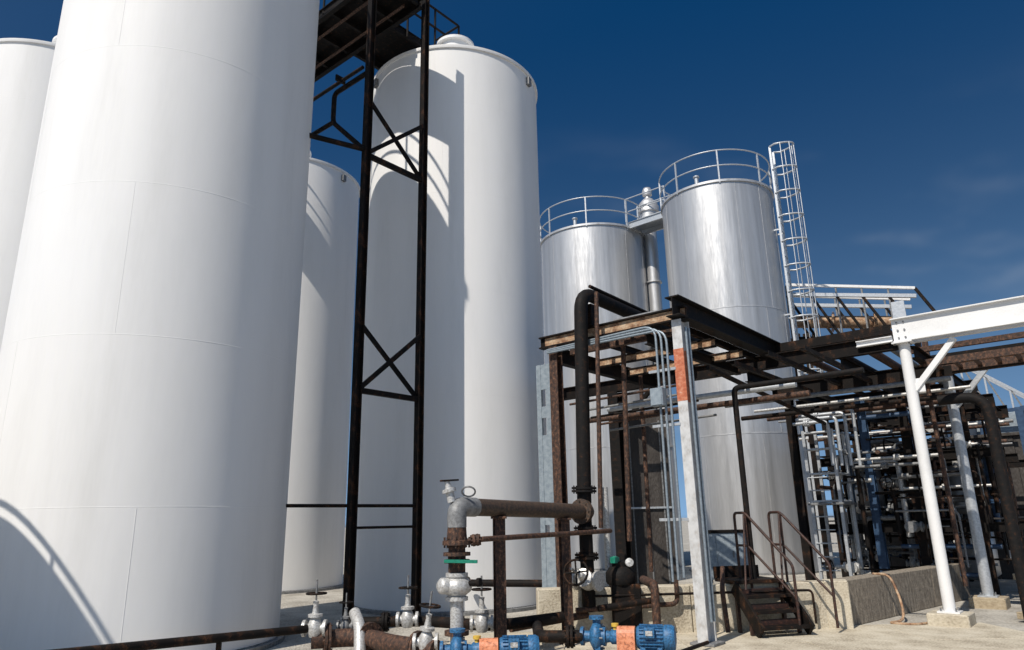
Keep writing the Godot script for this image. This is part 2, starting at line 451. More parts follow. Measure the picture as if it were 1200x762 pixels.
# ---------------------------------------------------------------- white storage tanks
func white_tank(c: Vector3, r: float, h: float, label: String, rail := false) -> Node3D:
	var t := thing("storage_tank", label, "tank", c, "white storage tanks")
	var ys := [0.06, 1.88, 4.06, 6.24, 8.42, 10.6, h]
	if h < 6.0: ys = [0.06, 1.88, h]
	for i in ys.size() - 1:
		part(t, "shell_course", t_lathe([Vector2(r, ys[i]), Vector2(r, ys[i + 1])], Transform3D(Basis(), c), 96), M.white)
		if i > 0:
			part(t, "weld_seam", t_lathe([Vector2(r - 0.001, ys[i] - 0.009), Vector2(r + 0.0015, ys[i] - 0.003), Vector2(r + 0.0015, ys[i] + 0.003), Vector2(r - 0.001, ys[i] + 0.009)], Transform3D(Basis(), c), 96), M.white)
		# one staggered upright weld in each course
		var a := deg_to_rad(155.0 + (i % 2) * 48.0 + i * 7.0)
		var d := Vector3(sin(a), 0, -cos(a))
		part(t, "upright_weld", t_beam(c + d * (r + 0.0005) + Vector3(0, ys[i] + 0.012, 0), c + d * (r + 0.0005) + Vector3(0, ys[i + 1] - 0.012, 0), 0.005, 0.003, d), M.white)
	part(t, "base_ring", t_lathe([Vector2(r + 0.09, 0), Vector2(r + 0.09, 0.06), Vector2(r, 0.06), Vector2(r, 0.075)], Transform3D(Basis(), c), 96), M.grey)
	part(t, "rim", t_lathe([Vector2(r, h - 0.07), Vector2(r + 0.035, h - 0.07), Vector2(r + 0.045, h - 0.03), Vector2(r + 0.045, h), Vector2(r - 0.03, h + 0.015)], Transform3D(Basis(), c), 96), M.white)
	part(t, "roof", t_lathe([Vector2(r - 0.03, h + 0.012), Vector2(r * 0.5, h + 0.22), Vector2(0.001, h + 0.4)], Transform3D(Basis(), c), 64), M.white)
	var md := (Vector3(-c.x, 0, -c.z)).normalized()
	var mc := c + md * (r - 0.75) + Vector3(0, h + 0.1, 0)
	var mw := part(t, "manway", t_lathe([Vector2(0.38, 0), Vector2(0.38, 0.36), Vector2(0.46, 0.36), Vector2(0.46, 0.395)], Transform3D(Basis(), mc), 32), M.white)
	part(mw, "cover", t_lathe([Vector2(0.455, 0.40), Vector2(0.455, 0.43), Vector2(0.40, 0.47), Vector2(0.001, 0.5)], Transform3D(Basis(), mc), 32), M.white)
	for a in [118.0, 240.0]:
		var d := Vector3(sin(deg_to_rad(a)), 0, -cos(deg_to_rad(a)))
		part(t, "lifting_lug", t_beam(c + d * (r + 0.045) + Vector3(0, h - 0.36, 0), c + d * (r + 0.045) + Vector3(0, h - 0.16, 0), 0.14, 0.08, d), M.grey)
	if rail:
		for y in [h + 0.55, h + 1.08]:
			var b := MB.new()
			b.tube(ring_pts(c, r - 0.02, y, 40, deg_to_rad(-20), deg_to_rad(185)), 0.03, 8)
			part(t, "guard_rail", b, M.whitepaint)
		for k in 6:
			var a := deg_to_rad(-20 + k * 41.0)
			var p := c + Vector3(sin(a), 0, -cos(a)) * (r - 0.02)
			part(t, "rail_post", t_tube([p + Vector3(0, h - 0.05, 0), p + Vector3(0, h + 1.08, 0)], 0.028, 8), M.whitepaint)
	return t
func build_white_tanks() -> void:
	white_tank(Vector3(-5.55, 0, -10.87), 2.05, 11.85, "huge white steel tank nearest the camera, its top cut off by the frame", true)
	white_tank(Vector3(-1.33, 0, -15.8), 2.05, 12.05, "white steel tank behind the black lattice post, half in shade")
	white_tank(Vector3(-6.87, 0, -20.5), 2.05, 12.05, "narrow visible white tank in the gap between the two large white tanks")
	white_tank(Vector3(-10.9, 0, -15.3), 2.05, 12.05, "white tank peeking out behind the huge tank at the edge of the frame")
	# lower neighbour out of the frame, its rim shadow falls on the foot of the nearest tank
	var c := Vector3(-9.05, 0, -5.3)
	var t := white_tank(c, 2.05, 4.6, "low white tank beside the huge tank, outside the frame")
	var b := MB.new()
	b.tube(ring_pts(c, 2.05, 4.8, 64), 0.03, 8, false, true)
	part(t, "guard_rail", b, M.whitepaint)
	for k in 12:
		var a := TAU * k / 12
		var p := c + Vector3(sin(a), 0, -cos(a)) * 2.05
		part(t, "rail_post", t_tube([p + Vector3(0, 4.58, 0), p + Vector3(0, 4.8, 0)], 0.02, 6), M.whitepaint)

# ---------------------------------------------------------------- black lattice post and walkway
func build_access_tower() -> void:
	var t := thing("lattice_post", "tall black steel lattice post with crossed braces before the shaded tank", "tower", W(-1.12, 0, -4.99))
	var us := [-2.0, -0.59]
	for u in us:
		part(t, "post", t_prof(W(u, 0, -4.99), W(u, 12.6, -4.99), isec(0.125, 0.125, 0.014, 0.012), DU), M.black)
		part(t, "base_plate", t_box(W(u, 0.015, -4.99), Vector3(0.32, 0.03, 0.32), Basis(Vector3.UP, deg_to_rad(-40))), M.black)
	for y in [3.8, 8.2]:
		part(t, "strut", t_beam(W(us[0] + 0.06, y, -4.99), W(us[1] - 0.06, y, -4.99), 0.09, 0.09), M.black)
	for y in [[3.85, 4.98], [8.27, 9.4]]:
		part(t, "brace", t_beam(W(us[0] + 0.05, y[0], -4.95), W(us[1] - 0.05, y[1], -4.95), 0.05, 0.08), M.black)
		part(t, "brace", t_beam(W(us[0] + 0.05, y[1], -5.03), W(us[1] - 0.05, y[0], -5.03), 0.05, 0.08), M.black)
	for y in [1.57]:
		part(t, "tie_rod", t_tube([W(us[0], y, -4.99), W(us[1], y, -4.99)], 0.022, 8), M.black)
	part(t, "tie_rod", t_tube([W(-3.2, 1.92, -5.4), W(us[1], 1.92, -4.99)], 0.028, 8), M.black)
	part(t, "side_strut", t_tube([W(us[0], 8.3, -4.99), W(-3.2, 8.3, -5.4)], 0.05, 8), M.black)
	part(t, "outrigger", t_tube(fillet([W(us[0], 9.98, -4.99), W(us[0], 9.98, -6.1), W(us[0], 9.33, -6.1), W(us[0], 8.3, -5.03)], 0.12, 4), 0.05, 8), M.black)
	part(t, "outrigger", t_tube([W(us[0], 9.33, -6.05), W(us[0], 9.33, -7.5)], 0.045, 8), M.black)
	# walkway between the tank rows
	var w := thing("tank_walkway", "black steel walkway high up bridging between the white tank tops", "walkway", W(-1.12, 12.2, -9.2))
	for u in [-1.92, -0.75]:
		part(w, "edge_beam", t_prof(W(u, 12.3, -4.93), W(u, 12.3, -14.6), isec(0.1, 0.24, 0.014, 0.01)), M.black_clean)
	var v := -4.99
	while v > -14.5:
		part(w, "joist", t_prof(W(-1.86, 12.3, v), W(-0.81, 12.3, v), isec(0.07, 0.15, 0.01, 0.008)), M.black_clean)
		part(w, "deck_plate", t_box(W(-1.335, 12.405, v - 0.4), Vector3(0.79, 0.012, 1.13), Basis(Vector3.UP, deg_to_rad(-40))), M.black_clean)
		v -= 0.8
	for uu in [-1.55, -0.98]:
		part(w, "stringer", t_prof(W(uu, 12.2, -5.22), W(uu, 12.2, -14.5), lsec(0.07)), M.rust)
	# spur on to the tank roof
	for vv in [-7.3, -5.95]:
		part(w, "spur_beam", t_prof(W(-0.69, 12.3, vv), W(0.8, 12.3, vv), isec(0.08, 0.2, 0.012, 0.01)), M.black_clean)
	for k in 3:
		part(w, "deck_plate", t_box(W(-0.46 + k * 0.42, 12.4, -6.62), Vector3(1.4, 0.012, 0.415), Basis(Vector3.UP, deg_to_rad(-40))), M.black_clean)
	for y in [12.95, 13.47]:
		part(w, "guard_rail", t_tube(fillet([W(-0.36, y, -5.9), W(1.35, y, -5.9), W(1.35, y, -6.7)], 0.05, 3), 0.028, 8), M.black_clean)
		for u in [-1.92, -0.75]:
			part(w, "guard_rail", t_tube([W(u, y, -5.22 if u < -1 else -7.35), W(u, y, -14.5)], 0.028, 8), M.black_clean)
	for u in [-0.3, 0.55, 1.35]:
		part(w, "rail_post", t_tube([W(u, 12.2, -5.9), W(u, 13.47, -5.9)], 0.026, 8), M.black_clean)
	for k in 7:
		part(w, "rail_post", t_tube([W(-1.92, 12.3, -5.24 - k * 1.55), W(-1.92, 13.47, -5.24 - k * 1.55)], 0.026, 8), M.black_clean)
		if k > 1: part(w, "rail_post", t_tube([W(-0.75, 12.3, -5.24 - k * 1.55), W(-0.75, 13.47, -5.24 - k * 1.55)], 0.026, 8), M.black_clean)
	var p := solo("service_pipe", t_tube([W(-0.36, 12.1, -7.4), W(-0.36, 12.1, -14.4)], 0.045, 10), M.black, W(-0.36, 12.1, -7.4), "thin black pipe slung along the side of the high walkway", "pipe")
	for vv in [-8.2, -10.2, -11.9]:
		part(p, "pipe_clamp", t_beam(W(-0.55, 12.1, vv), W(-0.28, 12.1, vv), 0.05, 0.16), M.black_clean)

# ---------------------------------------------------------------- silver tanks
func silver_tank(c: Vector3, r: float, h: float, label: String) -> Node3D:
	var t := thing("silver_tank", label, "tank", c, "silver clad tanks")
	var ys := [0.05, 4.1, 8.15, h]
	for i in 3:
		part(t, "cladding_course", t_lathe([Vector2(r, ys[i]), Vector2(r, ys[i + 1])], Transform3D(Basis(), c), 96), M.silver)
		if i > 0: part(t, "band", t_lathe([Vector2(r, ys[i] - 0.02), Vector2(r + 0.008, ys[i] - 0.018), Vector2(r + 0.008, ys[i] + 0.018), Vector2(r, ys[i] + 0.02)], Transform3D(Basis(), c), 96), M.silver_seam)
		for k in 13:
			var a := TAU * (k + 0.31 * (i % 2)) / 13.0 + 0.2
			var d := Vector3(sin(a), 0, -cos(a))
			part(t, "upright_seam", t_beam(c + d * (r + 0.002) + Vector3(0, ys[i] + 0.02, 0), c + d * (r + 0.002) + Vector3(0, ys[i + 1] - 0.02, 0), 0.012, 0.008, d), M.silver_seam)
	part(t, "rim", t_lathe([Vector2(r, h - 0.06), Vector2(r + 0.05, h - 0.06), Vector2(r + 0.05, h + 0.02), Vector2(r - 0.02, h + 0.03)], Transform3D(Basis(), c), 96), M.silver_seam)
	part(t, "roof", t_lathe([Vector2(r - 0.02, h + 0.02), Vector2(0.001, h + 0.35)], Transform3D(Basis(), c), 64), M.silver)
	for y in [0.55, 1.12]:
		var b := MB.new()
		b.tube(ring_pts(c, r + 0.02, h + y, 64), 0.024, 8, false, true)
		part(t, "guard_rail", b, M.galv)
	for k in 8:
		var a := TAU * k / 8 + deg_to_rad(12)
		var p := c + Vector3(sin(a), 0, -cos(a)) * (r + 0.02)
		part(t, "rail_post", t_beam(p + Vector3(0, h - 0.1, 0), p + Vector3(0, h + 1.12, 0), 0.05, 0.05, Vector3(sin(a), 0, -cos(a))), M.galv)
	var lp := Vector3(sin(deg_to_rad(178)), 0, -cos(deg_to_rad(178))).rotated(Vector3.UP, atan2(c.x, -c.z) * -1.0 - 0.35)
	part(t, "roof_stub", t_lathe([Vector2(0.07, 0), Vector2(0.07, 0.32), Vector2(0.11, 0.32), Vector2(0.11, 0.36), Vector2(0.001, 0.36)], Transform3D(Basis(), c + lp * (r - 0.12) + Vector3(0, h, 0)), 12), M.galv)
	part(t, "base_ring", t_lathe([Vector2(r + 0.08, 0), Vector2(r + 0.08, 0.06), Vector2(r, 0.06)], Transform3D(Basis(), c), 64), M.grey)
	return t
func caged_ladder(c: Vector3, r: float, az_deg: float, y0: float, y1: float, yc: float, label: String) -> void:
	var a := deg_to_rad(az_deg)
	var d := Vector3(sin(a), 0, -cos(a))
	var s := Vector3(cos(a), 0, sin(a))
	var o := c + d * (r + 0.2)
	var t := thing("caged_ladder", label, "ladder", o + Vector3(0, y0, 0))
	for sg in [-0.23, 0.23]:
		part(t, "stile", t_beam(o + s * sg + Vector3(0, y0, 0), o + s * sg + Vector3(0, y1, 0), 0.035, 0.075, d), M.galv)
	var y := y0 + 0.2
	while y < y1 - 1.1:
		part(t, "rung", t_tube([o - s * 0.23 + Vector3(0, y, 0), o + s * 0.23 + Vector3(0, y, 0)], 0.014, 6), M.galv)
		y += 0.3
	y = yc
	while y <= y1 + 0.01:
		var hp := []
		for k in 13:
			var q := PI * k / 12
			hp.append(o - s * 0.36 * cos(q) * (1.0 if k > 0 and k < 12 else 0.66) + d * 0.75 * sin(q) + Vector3(0, y, 0))
		part(t, "hoop", t_tube(hp, 0.032, 6), M.galv)
		y += 0.89
	for k in 5:
		var q := PI * (k + 1) / 6
		var e := o - s * 0.36 * cos(q) + d * 0.75 * sin(q)
		part(t, "cage_bar", t_beam(e + Vector3(0, yc, 0), e + Vector3(0, y1, 0), 0.075, 0.02, d), M.galv)
	for yy in [2.0, 5.0, 8.0, 11.0]:
		for sg in [-0.23, 0.23]:
			part(t, "bracket", t_beam(o + s * sg + Vector3(0, yy, 0), o + s * sg - d * 0.21 + Vector3(0, yy, 0), 0.03, 0.05), M.galv)
func build_silver_tanks() -> void:
	var c2 := Vector3(7.5, 0, -23.64)
	var c1 := Vector3(3.38, 0, -27.27)
	silver_tank(c2, 1.93, 12.6, "silver metal clad tank with roof railing beside the caged ladder")
	silver_tank(c1, 2.13, 12.6, "silver metal clad tank next to the tall vent pipe")
	caged_ladder(c2, 1.93, 124.0, 0.3, 14.1, 5.2, "white caged ladder up the side of the silver tank")
	# bridge
	var p := c2 + (c1 - c2).normalized() * 1.8 + Vector3(0, 12.65, 0)
	var q := c1 + (c2 - c1).normalized() * 1.97 + Vector3(0, 12.65, 0)
	var sd := (q - p).normalized().cross(Vector3.UP)
	var g := thing("tank_bridge", "short grey footbridge joining the tops of the silver tanks", "walkway", (p + q) * 0.5)
	part(g, "deck", t_beam(p + Vector3(0, 0.1, 0), q + Vector3(0, 0.1, 0), 0.9, 0.04), M.galv)
	for s in [-0.45, 0.45]:
		part(g, "edge_beam", t_prof(p + sd * s, q + sd * s, isec(0.09, 0.26, 0.012, 0.01)), M.galv)
		for y in [0.6, 1.15]:
			part(g, "guard_rail", t_tube([p + sd * s + Vector3(0, y, 0), q + sd * s + Vector3(0, y, 0)], 0.024, 8), M.galv)
		part(g, "rail_post", t_beam(q + sd * s, q + sd * s + Vector3(0, 1.15, 0), 0.06, 0.06), M.galv)
		part(g, "rail_post", t_beam(p + sd * s, p + sd * s + Vector3(0, 1.15, 0), 0.06, 0.06), M.galv)
	# vent stack
	var vc := Vector3(5.63, 0, -26.47)
	var v := thing("vent_stack", "slim silver vent pipe with ringed cowl between the silver tanks", "chimney", vc)
	var X := Transform3D(Basis(), vc)
	part(v, "pipe", t_lathe([Vector2(0.25, 0), Vector2(0.25, 13.16)], X, 24), M.silver)
	for y in [4.2, 8.0, 10.6]:
		part(v, "joint_ring", t_lathe([Vector2(0.25, y - 0.04), Vector2(0.31, y - 0.03), Vector2(0.31, y + 0.03), Vector2(0.25, y + 0.04)], X, 24), M.silver_seam)
	part(v, "cowl", t_lathe([Vector2(0.25, 13.16), Vector2(0.42, 13.18), Vector2(0.42, 13.36), Vector2(0.36, 13.38), Vector2(0.36, 13.55), Vector2(0.43, 13.57), Vector2(0.43, 13.81), Vector2(0.38, 13.85), Vector2(0.38, 13.96), Vector2(0.2, 14.17), Vector2(0.12, 14.21)], X, 24), M.silver_seam)
	part(v, "cap", t_lathe([Vector2(0.12, 14.21), Vector2(0.1, 14.32), Vector2(0.19, 14.36), Vector2(0.21, 14.53), Vector2(0.15, 14.67), Vector2(0.001, 14.71)], X, 20), M.silver_seam)

# ---------------------------------------------------------------- pipe rack (front steelwork)
func pipe(called: String, label: String, pts: Array, r: float, m: Material, bend := 0.0, group := "", flanges := []) -> MeshInstance3D:
	var pp := fillet(pts, bend) if bend > 0.0 else pts
	var sides := 20 if r > 0.06 else (12 if r > 0.03 else 8)
	var o := solo(called, t_tube(pp, r, sides), m, pts[0], label, "pipe", group)
	for f in flanges:
		var i: int = f[0]
		var q: Vector3 = pts[i].lerp(pts[i + 1], f[1])
		flange(o, q, pts[i + 1] - pts[i], r, m)
	return o
func flange(o: Node3D, q: Vector3, dir: Vector3, r: float, m: Material) -> void:
	var b := MB.new()
	var X := axis(q, dir)
	for s in [-1, 1]:
		b.lathe([Vector2(r, s * 0.022 - 0.016), Vector2(r * 1.55 + 0.02, s * 0.022 - 0.016), Vector2(r * 1.55 + 0.02, s * 0.022 + 0.016), Vector2(r, s * 0.022 + 0.016)], X, 20)
	for k in 8:
		var a := TAU * k / 8
		var p := X * Vector3(cos(a) * (r * 1.3 + 0.012), 0, sin(a) * (r * 1.3 + 0.012))
		b.tube([p - X.basis.y * 0.06, p + X.basis.y * 0.06], 0.011, 6)
	part(o, "flange", b, m)
func build_rack() -> void:
	var t := thing("pipe_rack", "dark rusty steel pipe rack frame standing before the silver tanks", "pipe rack", W(1.8, 0, -1.2))
	# first bent
	part(t, "beam", t_prof(W(0, 4.53, -2.6), W(0, 4.53, 0.12), isec(0.13, 0.2, 0.024, 0.01)), M.black)
	part(t, "sunlit_web", t_beam(W(-0.012, 4.53, -2.5), W(-0.012, 4.53, 0.1), 0.008, 0.145), M.tan)  # added tan strip: sunlight on the black web put into the colour
	part(t, "beam", t_prof(W(0.42, 4.36, -2.3), W(0.42, 4.36, -0.1), lsec(0.1)), M.rust)
	part(t, "post", t_prof(W(0, 0, -2.3), W(0, 4.42, -2.3), isec(0.16, 0.16, 0.014, 0.011), DU), M.rust)
	# galvanised front post with a red band
	var g := part(t, "post", t_prof(W(0, 0, 0), W(0, 4.42, 0), isec(0.15, 0.26, 0.016, 0.012), DU), M.palepost)
	g.set_meta("label", "pale painted post with a red band")
	part(g, "red_band", t_prof(W(0, 3.22, 0), W(0, 3.98, 0), isec(0.155, 0.266, 0.019, 0.018), DU), M.redpaint)
	part(t, "base_plate", t_box(W(0, 0.015, 0) + Vector3(0, 0.02, 0), Vector3(0.34, 0.03, 0.34), Basis(Vector3.UP, deg_to_rad(-40))), M.grey)
	# second bent
	part(t, "beam", t_prof(W(3.6, 4.38, -4.9), W(3.6, 4.38, 2.1), isec(0.15, 0.26, 0.016, 0.011)), M.black)
	part(t, "beam", t_prof(W(3.78, 4.66, -0.3), W(3.78, 4.66, 2.0), csec(0.08, 0.16)), M.black)
	part(t, "post", t_prof(W(3.6, 0, -3.42), W(3.6, 4.25, -3.42), isec(0.24, 0.24, 0.02, 0.016), DU), M.black_clean)
	# runners between the bents
	part(t, "runner", t_prof(W(-0.25, 4.6, 0.02), W(3.9, 4.6, 0.02), isec(0.22, 0.3, 0.018, 0.012)), M.black_clean)
	part(t, "runner", t_prof(W(0.1, 4.32, -2.4), W(3.55, 4.32, -2.4), isec(0.14, 0.26, 0.016, 0.011)), M.black_clean)
	part(t, "runner", t_prof(W(0.1, 4.28, -0.62), W(3.5, 4.28, -0.62), isec(0.1, 0.16, 0.012, 0.01)), M.black)
	part(t, "cross_member", t_prof(W(1.3, 4.34, -2.35), W(1.3, 4.34, -0.05), isec(0.07, 0.15, 0.022, 0.01)), M.black)
	part(t, "sunlit_web", t_beam(W(1.3 - 0.012, 4.34, -2.3), W(1.3 - 0.012, 4.34, -0.06), 0.008, 0.1), M.tan)  # sunlit web of the cross member, painted as a paler strip
	part(t, "cross_member", t_prof(W(2.4, 4.34, -2.35), W(2.4, 4.34, -0.05), isec(0.07, 0.15, 0.022, 0.01)), M.black)
	part(t, "sunlit_web", t_beam(W(2.4 - 0.012, 4.34, -2.3), W(2.4 - 0.012, 4.34, -0.06), 0.008, 0.1), M.tan)  # same painted sunlight on the second cross member
	for e in [[-1.95, 4.62, 0.09], [-1.05, 4.62, 0.07], [-0.3, 4.50, 0.08]]:
		part(t, "runner", t_prof(W(0.08, e[1], e[0]), W(3.9, e[1], e[0]), isec(0.07, e[2] * 1.4, 0.012, 0.01)), M.black)
	for e in [[0.75, 4.02], [0.2, 3.95], [1.3, 4.0]]:
		part(t, "hanger_angle", t_prof(W(1.4, e[1], e[0]), W(9.0, e[1], e[0]), lsec(0.07)), M.black)
	part(t, "knee_brace", t_beam(W(3.6, 3.5, -3.3), W(3.6, 4.2, -2.55), 0.08, 0.08), M.black)
	# deeper bents
	var i := 0
	for u in [6.3, 8.9, 11.4, 14.0]:
		part(t, "beam", t_prof(W(u, 4.3, -1.0 - i * 0.4), W(u, 4.3, 2.5), isec(0.14, 0.24, 0.016, 0.011)), M.black)
		part(t, "post", t_prof(W(u, 0, -0.7 - i * 0.4), W(u, 4.18, -0.7 - i * 0.4), isec(0.16, 0.16, 0.014, 0.011), DU), M.black)
		part(t, "beam", t_prof(W(u - 1.2, 4.05, -0.6), W(u - 1.2, 4.05, 2.6), csec(0.08, 0.18)), M.black)
		i += 1
	for v in [-0.55, 1.15, 2.3]:
		part(t, "runner", t_prof(W(3.75, 4.2, v), W(15.0, 4.2, v), isec(0.12, 0.2, 0.014, 0.01)), M.black)
	# large black pipe: up, over and back along the rack
	var bp := pipe("black_pipe", "thick black pipe rising and elbowing over the rusty rack beam", [W(-0.28, 1.86, -1.66), W(-0.28, 5.17, -1.55), W(3.9, 5.05, -1.55)], 0.108, M.black_clean, 0.34, "", [[0, 0.06]])
	part(bp, "saddle", t_beam(W(0, 4.63, -1.55), W(0, 5.0, -1.55), 0.12, 0.18, DU), M.black)
	part(bp, "saddle", t_beam(W(3.6, 4.51, -1.55), W(3.6, 4.95, -1.55), 0.12, 0.18, DU), M.black)
	pipe("angle_bar", "dark steel angle bar riding on top of the thick black pipe", [W(-0.05, 5.305, -1.52), W(3.9, 5.19, -1.52)], 0.03, M.black)
	pipe("thin_pipe", "thin rusty pipe hanging beside the thick black riser", [W(-0.2, 5.12, -1.30), W(-0.2, 1.5, -1.44)], 0.035, M.rust, 0.0)
	pipe("thin_pipe", "thin brown upright pipe between the thick riser and the black column", [W(0.35, 4.3, -1.2), W(0.35, 1.3, -1.3)], 0.04, M.rust, 0.0)
	pipe("thin_pipe", "thin rusty upright pipe just behind the black column", [W(2.6, 4.3, -2.2), W(2.6, 0.7, -2.25)], 0.04, M.rust)
	# galvanised conduits running along the beam and dropping down the post
	for k in 3:
		var v: float = -0.16 - k * 0.085
		var y: float = 4.30 + k * 0.045
		var o := pipe("conduit", "grey conduit %s in the bundle bending down the pale rack post" % ["closest to the post", "second from the post", "farthest from the post"][k], [W(-0.16, y - 0.02 * k, -2.35), W(-0.16, y, v), W(-0.16, 0.85 - 0.03 * k, v - 0.02)], 0.019, M.conduit, 0.22, "conduits on the rack post")
		if k == 0:
			for yy in [1.6, 2.9, 3.7]:
				part(o, "strut_clamp", t_beam(W(-0.13, yy, -0.06), W(-0.13, yy, -0.5), 0.03, 0.04), M.galv)
	for k in 2:
		pipe("conduit", "grey conduit strapped to the %s" % ["sunless flank of the pale rack post", "back corner of the pale rack post"][k], [W(-0.04 + 0.09 * k, 4.3, 0.1), W(-0.04 + 0.09 * k, 0.3, 0.1)], 0.02, M.conduit, 0.0, "conduits on the rack post")
	pipe("conduit_elbow", "fat grey conduit sweeping over the beam end and down the pale post", [W(0.14, 4.66, -1.2), W(0.14, 4.66, -0.14), W(0.14, 3.3, -0.16)], 0.055, M.grey, 0.35)
	var cb := thing("junction_box", "small grey electrical box on the conduit bundle by the pale post", "junction box", W(-0.2, 3.2, -0.4))
	part(cb, "case", t_box(W(-0.22, 3.3, -0.33), Vector3(0.2, 0.26, 0.12), Basis(Vector3.UP, deg_to_rad(-40))), M.bluegrey)
	part(cb, "lid", t_box(W(-0.285, 3.3, -0.33), Vector3(0.17, 0.23, 0.012), Basis(Vector3.UP, deg_to_rad(-40))), M.bluegrey)
	# pipes lying along the rack
	var runs := [[0.45, 4.46, 0.07, M.rust, "rusty pipe lying along the rack nearest the slanting black pipe"], [0.75, 4.44, 0.05, M.grey, "dull grey pipe lying along the rack"], [1.05, 4.45, 0.06, M.black, "black pipe lying along the rack between two others"], [1.5, 4.47, 0.08, M.rust, "thick rusty pipe lying along the rack towards the white post"], [1.85, 4.44, 0.05, M.grey, "grey pipe lying along the rack beside the white post"]]
	for k in runs.size():
		var e = runs[k]
		pipe("rack_pipe", e[4], [W(3.75, e[1], e[0]), W(15.2, e[1], e[0])], e[2], e[3], 0.0, "pipes lying along the rack")
	for k in 9:
		var u: float = 4.1 + k * 1.05
		var y: float = 3.72 + rng.randf_range(-0.12, 0.2)
		pipe("cross_pipe", "%s pipe slung crosswise under the rack, %s" % [["dull grey", "black", "silver", "rusty"][k % 4], ["nearest the second black beam", "in the middle", "far back"][k / 4]], [W(u, y, -1.2 - k * 0.12), W(u, y, 2.7)], rng.randf_range(0.025, 0.05), [M.grey, M.black, M.valve, M.rust][k % 4], 0.0, "pipes slung crosswise under the rack")
	pipe("drain_pipe", "thin black pipe slanting down under the rack before the silver tank", [W(0.7, 3.82, 0.05), W(7.2, 3.38, 0.05)], 0.04, M.black)
	pipe("drop_pipe", "slim black pipe dropping from the rack behind the brown steps", [W(1.6, 3.62, 2.0), W(1.6, 3.62, 0.05), W(1.6, 0.3, 0.05)], 0.045, M.black_clean, 0.1)
	pipe("long_pipe", "pale pipe crossing low before the silver tank below the rack", [W(2.0, 3.62, -2.6), W(2.0, 3.62, 0.9)], 0.05, M.galv)
	pipe("long_pipe", "rusty pipe crossing low beside the pale pipe below the rack", [W(2.3, 3.5, -3.4), W(2.3, 3.5, 1.0)], 0.05, M.rust)
	for k in 5:
		pipe("tube_run", "thin %s tube in the tangle below the black cross beam, %s" % [["rusty", "grey", "black"][k % 3], ["uppermost", "second down", "third down", "fourth down", "lowest"][k]], [W(1.2 + k * 0.33, 3.66 - 0.09 * k, -2.9), W(1.2 + k * 0.33, 3.72 - 0.09 * k, -0.7)], 0.022, [M.rust, M.grey, M.black][k % 3], 0.0, "thin tubes below the rack")
	# grey cable ladder upright beside the rusty post
	var cl := thing("cable_tray", "upright pale grey slotted cable tray beside the rusty post", "cable tray", W(0.5, 0.3, -2.95))
	for sg in [-0.1, 0.1]:
		part(cl, "side_rail", t_beam(W(0.5, 0.3, -2.95 + sg), W(0.5, 4.3, -2.95 + sg), 0.05, 0.1, DV), M.bluegrey)
	for e in [[0.3, 1.4], [1.55, 3.05], [3.35, 3.55], [3.85, 4.3]]:
		part(cl, "cover", t_beam(W(0.5, e[0], -2.95), W(0.5, e[1], -2.95), 0.14, 0.03, DU), M.bluegrey)

